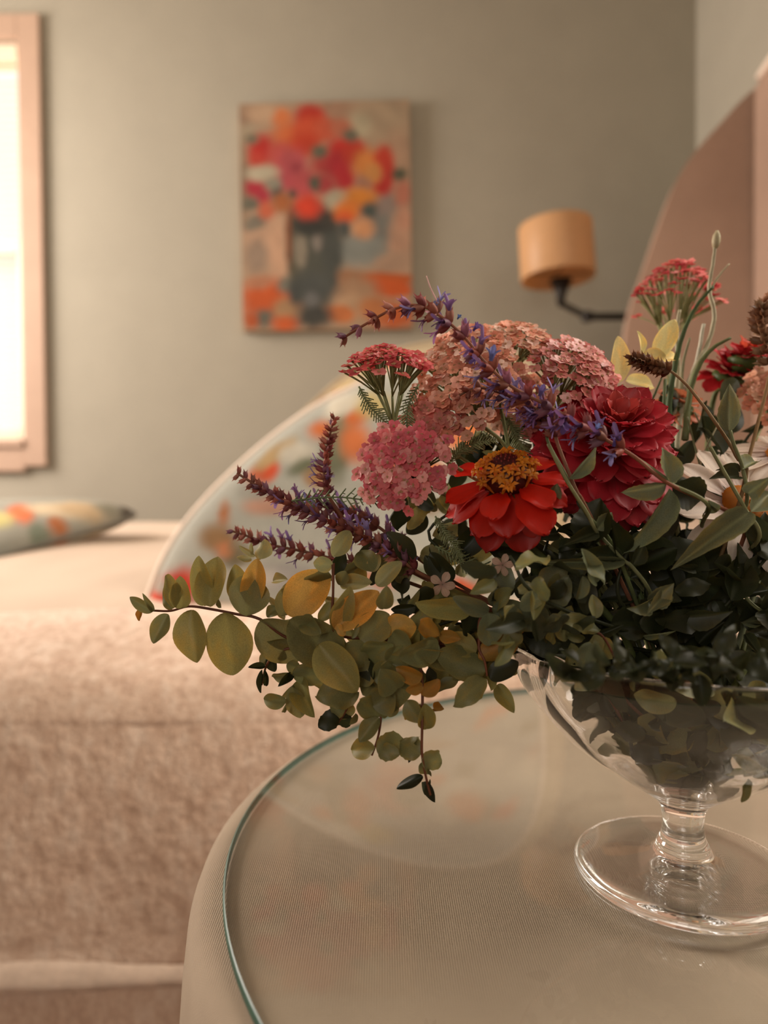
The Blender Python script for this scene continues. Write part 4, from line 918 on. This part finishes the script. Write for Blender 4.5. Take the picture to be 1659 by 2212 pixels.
spray('trailing spray ending in broad wavy leaves over the table edge',
  [(940, 835, .362), (985, 700, .362), (1005, 560, .363), (1010, 400, .365), (1000, 150, .368)],
  [(962, 785, 775, 795, 135, 'o', .361), (972, 795, 1180, 745, 190, 'g', .360, WAVY), (985, 800, 1130, 830, 110, 'g', .361, WAVY), (990, 565, 845, 735, 120, 'g', .363), (995, 560, 842, 420, 160, 'g', .364), (1060, 400, 1092, 578, 95, 'g', .361), (870, 400, 1010, 250, 150, 'g', .362), (940, 480, 1100, 380, 200, 'g', .36), (1120, 360, 1010, 240, 190, 'g', .358), (950, 290, 1150, 200, 180, 'g', .361), (830, 540, 790, 610, 50, 'g', .368), (1010, 560, 1060, 500, 50, 'g')],
  .362, 520, 1380, bridge=[(870, 1395, .37), (1000, 1390, .374)])
spray('short spray of small pointed leaves dangling at the left',
  [(150, 330, .385), (185, 190, .383), (260, 100, .381), (380, 60, .38), (560, 40, .378)],
  [(175, 195, 60, 200, 45, 'd'), (155, 220, 135, 395, 42, 'd'), (170, 220, 182, 352, 42, 'd'), (200, 120, 245, 240, 75, 'd', .384), (215, 110, 140, 190, 85, 'g', .388), (365, 250, 215, 285, 80, 'g'), (365, 252, 280, 332, 55, 'd'), (372, 240, 590, 290, 140, 'g', .378), (330, 440, 152, 440, 105, 'g', .378), (368, 340, 432, 582, 130, 'g', .376), (380, 330, 320, 450, 90, 'g', .38), (330, 462, 298, 540, 28, 'g'), (250, 100, 330, 140, 70, 'g'), (330, 180, 430, 230, 90, 'g')],
  .38, 520, 1380, bridge=[(760, 1392, .378), (960, 1394, .378)])
spray('spray of crowded green leaves in the middle of the leaf mass',
  [(700, 600, .372), (760, 500, .37), (800, 350, .368), (840, 150, .368)],
  [(840, 380, 560, 410, 200, 'g', .368, WAVY), (760, 500, 640, 470, 150, 'g', .37), (700, 545, 558, 625, 130, 'd', .37, WAVY), (700, 548, 792, 635, 100, 'd', .371, WAVY), (770, 570, 720, 440, 140, 'o', .374), (830, 380, 600, 210, 240, 'g', .366), (820, 300, 960, 180, 180, 'g', .364), (560, 40, 830, 380, 250, 'o', .362), (870, 140, 940, 300, 120, 'd', .368), (700, 40, 480, 120, 240, 'g', .37), (880, 120, 1080, 60, 180, 'g', .366), (1080, 180, 1160, 60, 170, 'g', .362), (1250, 150, 1100, 40, 180, 'g', .364), (1400, 110, 1250, 40, 160, 'g', .366),
   (640, 330, 580, 350, 60, 'o', .376)],
  .368, 520, 1380, bridge=[(860, 1388, .372), (1000, 1390, .374)])
spray('spray with broad green leaves beside the bowl rim',
  [(1170, 930, .362), (1150, 820, .362), (1110, 700, .364), (1190, 460, .366)],
  [(1178, 470, 935, 375, 120, 's', .36), (1182, 478, 1190, 722, 180, 's', .356), (1200, 445, 1575, 575, 200, 's', .362), (1210, 430, 1250, 300, 110, 's', .365), (1335, 330, 1225, 85, 160, 's', .366), (1398, 375, 1545, 225, 160, 't', .37), (1385, 645, 1108, 800, 180, 'b', .362), (1188, 952, 1388, 820, 150, 'd', .36), (1162, 948, 948, 1135, 150, 'g', .36, WAVY), (1160, 900, 800, 765, 215, 'g', .362), (820, 705, 555, 805, 190, 'g', .364), (1090, 760, 850, 640, 160, 'o', .368), (560, 860, 445, 1195, 230, 'g', .364), (700, 880, 560, 1010, 160, 'g', .368), (1400, 500, 1300, 650, 150, 'b', .368), (1110, 500, 990, 640, 120, 'd', .374), (700, 700, 560, 620, 160, 'g', .37), (1500, 380, 1640, 560, 110, 's', .366), (1560, 560, 1640, 700, 90, 's', .368), (1290, 450, 1400, 640, 150, 'g', .366)],
  .364, 700, 1180, group='leafy sprays over the bowl rim', bridge=None)
spray('spray of pale wavy leaves falling over the front of the bowl rim',
  [(590, 800, .352), (480, 620, .352), (300, 560, .354), (120, 500, .356), (100, 350, .36)],
  [(60, 420, 40, 590, 110, 's', .354), (140, 480, 170, 610, 120, 's', .352, WAVY), (60, 260, 240, 150, 150, 's', .358), (110, 440, 260, 240, 150, 's', .356, WAVY), (200, 480, 480, 590, 90, 's', .352, WAVY), (460, 650, 580, 800, 120, 'o', .352, WAVY), (150, 600, 120, 690, 70, 'o', .354), (420, 640, 640, 560, 60, 't', .36), (330, 200, 400, 480, 150, 't', .364), (230, 620, 380, 660, 60, 'g', .354)],
  .354, 1150, 1180, scale=3.259, group='leafy sprays over the bowl rim', into=bowlpt(4.0, .05, .1))
spray('sprig with a hanging narrow leaf outside the bowl at the right',
  [(1560, 1360, .325), (1490, 1330, .33), (1440, 1200, .335)], [], .33, 1150, 1180, scale=3.259, group='sprigs outside the bowl', into=bowlpt(-1.2, .08, .13)) if False else None
rt = thing('leafy_spray', 'sprig with a hanging narrow leaf outside the bowl at the right edge', 'foliage', P(1700, 1500, .30), 'sprigs outside the bowl')
tube('stem', [P(1604, 1668, .335), P(1625, 1662, .333), P(1668, 1640, .33), P(1720, 1560, .32), P(1700, 1440, .31)], .0006, .001, M_stem, rt, rnd(rgb(110, 110, 66)), 6, 5)
for L in ((1612, 1672, 1606, 1738, 20, 'g'), (1640, 1655, 1588, 1636, 24, 'g'), (1650, 1652, 1668, 1680, 24, 'd'), (1625, 1660, 1560, 1668, 8, 'g')): leafpx(rt, *L[:5], L[5], .334)

# ------------------------------------------------------------------ pale backlit leaves, grasses, frond foliage
rt = thing('pale_leaf_sprig', 'sprig of pale yellow backlit leaves right of the rose yarrow', 'foliage', bowlpt(1.4, .03, .08), 'pale backlit sprigs')
tube('stem', [P(1345, 830, .44), P(1350, 880, .44), P(1380, 1000, .44), V((VX, VY + .02, RIM)), bowlpt(1.4, .03, .08)], .0008, .0012, M_stem, rt, rnd(PALE))
PYEL = rgb(226, 212, 150)
for L in ((1338, 826, 1338, 728, 38), (1352, 822, 1418, 832, 32), (1420, 775, 1458, 688, 40), (1385, 775, 1440, 768, 34), (1385, 765, 1382, 715, 16), (1300, 850, 1350, 850, 30), (1420, 780, 1470, 768, 26)):
    leafpx(rt, *L[:5], PYEL, .445)
def grass(label, stems, into, group='grassy stems at the back right', cat='grass stem', cols=None):
    root = thing('grass_tuft', label, cat, into, group)
    for i, (pts, r0, r1, c) in enumerate(stems):
        tube('blade' if i else 'stem', [P(*q) for q in pts], r0, r1, M_stem, root, c, 7, 6, .08)
    return root
FZ = rgb(176, 168, 140); DG = rgb(72, 88, 56)
g1 = grass('fuzzy pale flower stem standing highest of all', [([(1546, 520, .47), (1540, 570, .47), (1532, 625, .47), (1543, 680, .47), (1530, 740, .47), (1500, 800, .465), (1470, 900, .46), (1460, 1000, .45)], .0011, .0020, FZ), ([(1575, 570, .47), (1556, 592, .47), (1534, 626, .47)], .0005, .0009, FZ), ([(1520, 700, .47), (1505, 780, .47), (1480, 840, .465)], .0013, .0016, rgb(196, 190, 170))], bowlpt(1.0, .03, .08))
bud = lathe([(0, 0), (.0020, .002), (.0028, .006), (.0024, .010), (.001, .013), (0, .0135)], 14, M_stem, 'flower_bud')
link('flower_bud', bud, frame(P(1545, 540, .47), CB, CU + CR * .1), g1, FZ)
grass('dark grass blade curving up in front of the lone pink yarrow', [([(1541, 619, .45), (1505, 660, .45), (1476, 720, .45), (1458, 790, .45), (1445, 880, .448), (1450, 980, .44)], .0008, .0024, DG)], bowlpt(1.6, .03, .08))
grass('green stalk leaning right beside the crimson bud', [([(1578, 730, .45), (1540, 752, .45), (1510, 790, .45), (1490, 850, .45), (1480, 950, .44)], .0010, .0022, rgb(104, 110, 72))], bowlpt(.8, .03, .08))
grass('silvery grassy leaves bunched behind the dark blade', [([(1468, 670, .47), (1462, 720, .47), (1465, 800, .465), (1455, 900, .46)], .0012, .002, FZ), ([(1490, 730, .47), (1475, 790, .47), (1470, 880, .46)], .0008, .0015, rgb(140, 136, 106)), ([(1430, 815, .46), (1415, 850, .46), (1405, 880, .46), (1410, 960, .45)], .0006, .0013, DG), ([(1437, 820, .46), (1434, 900, .45), (1440, 980, .44)], .0012, .0015, rgb(86, 96, 62))], bowlpt(1.9, .03, .08))
grass('fine wiry stalks rising by the brown salvia', [([(1520, 1035, .44), (1500, 960, .44), (1485, 900, .44)], .0008, .0005, rgb(120, 120, 84)), ([(1540, 1040, .44), (1530, 960, .45), (1500, 890, .45)], .0007, .0005, rgb(140, 132, 96)), ([(1505, 1050, .43), (1520, 980, .43), (1560, 900, .44)], .0007, .0005, rgb(160, 150, 120))], bowlpt(.9, .03, .08))
rt = thing('feathery_sprig', 'feathery dark green yarrow leaf sticking out left over the salvia', 'foliage', P(860, 1085, .39), 'feathery yarrow leaves')
frond('frond', [(630, 1082), (680, 1076), (740, 1074), (800, 1082), (860, 1085)], 34, .385, rt, rgb(112, 128, 98), 14)
for lab, pts, wpx, d in (('feathery yarrow leaf above the scarlet zinnia', [(965, 1010), (990, 975), (1030, 955), (1080, 950)], 30, .40), ('feathery yarrow leaf under the left side yarrow head', [(775, 835), (800, 880), (835, 915), (855, 960)], 26, .388), ('feathery yarrow leaf right of the side yarrow stems', [(905, 830), (880, 880), (880, 930), (885, 980)], 26, .392),
                         ('feathery leaf hanging left of the scarlet petals', [(940, 1115), (960, 1150), (985, 1185), (1000, 1215)], 26, .385), ('feathery leaf between purple salvia and pale blossom', [(940, 1180), (1000, 1210), (1060, 1240), (1100, 1250)], 30, .39), ('feathery leaf beside the yarrow stems over the orange stars', [(1090, 900), (1110, 930), (1125, 970), (1130, 1000)], 30, .41)):
    rt = thing('feathery_sprig', lab, 'foliage', P(*pts[-1], d), 'feathery yarrow leaves'); frond('frond', pts, wpx, d, rt, rgb(128, 138, 100), 13)
for lab, ps in (('bare forked yarrow stalks above the orange stars', [(1020, 905), (1075, 945), (1100, 975)]),):
    rt = thing('yarrow_stalk', lab, 'yarrow', P(1100, 985, .40), 'yarrow stems in the bouquet'); tube('stem', [P(*q, .40) for q in ps], .0011, .0012, M_stem, rt, rgb(112, 118, 74)); tube('stem', [P(1078, 860, .405), P(1090, 920, .402), P(1100, 975, .40)], .001, .0012, M_stem, rt, rgb(112, 118, 74))

# ------------------------------------------------------------------ foliage packing the bowl mouth and its inside, shade put into its darkest tones
def filler(label, n, box, group, cols, sz=(40, 80), var=None, sdv=.04, hub=None):
    x0, x1, y0, y1, d0, d1 = box; b = bowlpt(R_.uniform(0, 6.28), .03, .075); root = thing('foliage_sprig', label, 'foliage', b, group)
    cx, cy, cd = (x0 + x1) / 2, (y0 + y1) / 2, (d0 + d1) / 2
    tip = P(R_.uniform(x0, x1), y0, cd); tube('stem', [tip, P(cx, cy, cd), V((VX, VY, RIM - .01)), b], .0008, .0014, M_stem, root, rnd(DSAGE))
    for i in range(n):
        x, y, d = R_.uniform(x0, x1), R_.uniform(y0, y1), R_.uniform(d0, d1); a = R_.uniform(-PI, PI); L = R_.uniform(*sz)
        leafpx(root, x, y, x + math.cos(a) * L, y + math.sin(a) * L, L * R_.uniform(.4, .7), R_.choice(cols), d, var, .02, .8)
    return root
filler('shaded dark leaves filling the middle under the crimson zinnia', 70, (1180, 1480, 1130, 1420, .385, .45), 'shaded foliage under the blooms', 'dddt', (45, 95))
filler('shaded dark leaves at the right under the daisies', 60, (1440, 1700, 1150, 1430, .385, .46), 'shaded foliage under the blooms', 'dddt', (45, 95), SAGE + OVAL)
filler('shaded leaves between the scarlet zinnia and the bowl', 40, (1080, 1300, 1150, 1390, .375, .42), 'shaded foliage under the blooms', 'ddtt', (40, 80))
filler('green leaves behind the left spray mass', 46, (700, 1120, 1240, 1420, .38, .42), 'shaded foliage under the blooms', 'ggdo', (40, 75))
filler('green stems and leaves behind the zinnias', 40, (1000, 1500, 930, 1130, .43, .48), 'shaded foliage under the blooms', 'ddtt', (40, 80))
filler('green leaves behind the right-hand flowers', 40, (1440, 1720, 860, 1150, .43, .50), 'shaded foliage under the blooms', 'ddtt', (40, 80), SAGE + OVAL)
filler('shade-darkened leaves crowding right across the back of the bowl mouth', 46, (1180, 1760, 1180, 1400, .44, .50), 'shaded foliage under the blooms', 'dd', (60, 110))
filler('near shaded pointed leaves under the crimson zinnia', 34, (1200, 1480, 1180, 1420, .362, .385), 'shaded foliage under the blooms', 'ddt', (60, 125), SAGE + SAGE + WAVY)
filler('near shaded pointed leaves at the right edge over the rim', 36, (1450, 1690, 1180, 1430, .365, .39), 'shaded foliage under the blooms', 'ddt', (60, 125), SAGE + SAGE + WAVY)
filler('pale wavy leaves crowding left of the bowl mouth', 30, (1060, 1300, 1200, 1400, .338, .355), 'leafy sprays over the bowl rim', 'tsgg', (45, 80), WAVY + OVAL)
filler('drooping leaves laid over the front rim of the bowl', 40, (1210, 1640, 1410, 1462, .286, .300), 'leafy sprays over the bowl rim', 'ddt', (40, 75), OVAL + WAVY)
filler('leaves filling the gap between purple salvia and scarlet zinnia', 34, (850, 1060, 1090, 1290, .39, .42), 'shaded foliage under the blooms', 'ogdt', (45, 85), OVAL + WAVY)
filler('leaves tucked behind the zinnias and yarrow', 44, (1000, 1320, 900, 1110, .43, .46), 'shaded foliage under the blooms', 'ddtg', (45, 85), OVAL + WAVY)
filler('green leaves thickening the left spray mass', 50, (640, 1080, 1330, 1480, .37, .395), 'leafy sprays trailing left', 'ggoo', (50, 85), OVAL + WAVY)
# inside the bowl
def inbowl(label, n, a0, a1, cols, seed):
    b = bowlpt((a0 + a1) / 2, .012, .058); root = thing('submerged_sprig', label, 'foliage', b, 'stems and leaves inside the glass bowl')
    am = (a0 + a1) / 2
    tube('stem', [bowlpt(am, .06, .128), bowlpt(am, .035, .095), b], .0013, .0016, M_stem, root, rnd(rgb(150, 90, 60)))
    k = 0
    while k < n:
        z = .053 + .072 * R_.random() ** 1.15; rmax = np.interp(z, [.050, .056, .064, .0735, .084, .095, .105, .121, .13], [.014, .026, .038, .051, .064, .074, .083, .091, .093]) - .006 - .016 * max(0, (z - .056) / .07)
        a = R_.uniform(a0, a1); r = rmax * math.sqrt(R_.uniform(.15, 1)); p = bowlpt(a, r, z)
        L = R_.uniform(.016, .030); q = bowlpt(a + R_.uniform(-.5, .5), min(r + R_.uniform(-.01, .01), rmax), z + R_.uniform(-.008, .012))
        if (q - p).length < .006: continue
        q = p + (q - p).normalized() * L; qz = q.z - TZ
        rq = math.hypot(q.x - VX, q.y - VY)
        if rq > np.interp(qz, [.050, .056, .064, .0735, .084, .095, .105, .121, .13], [.014, .026, .038, .051, .064, .074, .083, .091, .093]) - .002 or qz < .052: continue
        radial = V((math.cos(a), math.sin(a), 0)); leaf(root, p, q, L * R_.uniform(.5, .75), CN[R_.choice(cols)], OVAL + WAVY, .5, nrm=radial); k += 1
    return root
for i, (a0, a1, lab) in enumerate(((-2.4, -1.5, 'leaves pressed inside the bowl at the front'), (-3.3, -2.4, 'leaves pressed inside the bowl at the left'), (-1.5, -.4, 'leaves pressed inside the bowl at the right'), (.2, 1.6, 'leaves inside the bowl at the back right'), (1.6, 2.9, 'leaves inside the bowl at the back left'))):
    inbowl(lab, 62 if i < 3 else 30, a0, a1, 'ggttd', i)
for i, lab in enumerate(('thick reddish cut stalk standing at the bottom of the bowl', 'green cut stalk leaning inside the bowl beside the reddish one', 'thin brown cut stalk slanting to the right inside the bowl')):
    a = 4.2 + i * .9; root = thing('cut_stalk', lab, 'stem', bowlpt(a, .008, .057), 'cut stems inside the bowl')
    tube('stem', [bowlpt(a, .010, .058), bowlpt(a + .5, .03, .09), bowlpt(a + .7, .05, .13)], .0018, .0016, M_stem, root, rnd(rgb(132, 78, 50) if i % 2 else rgb(96, 104, 60)))
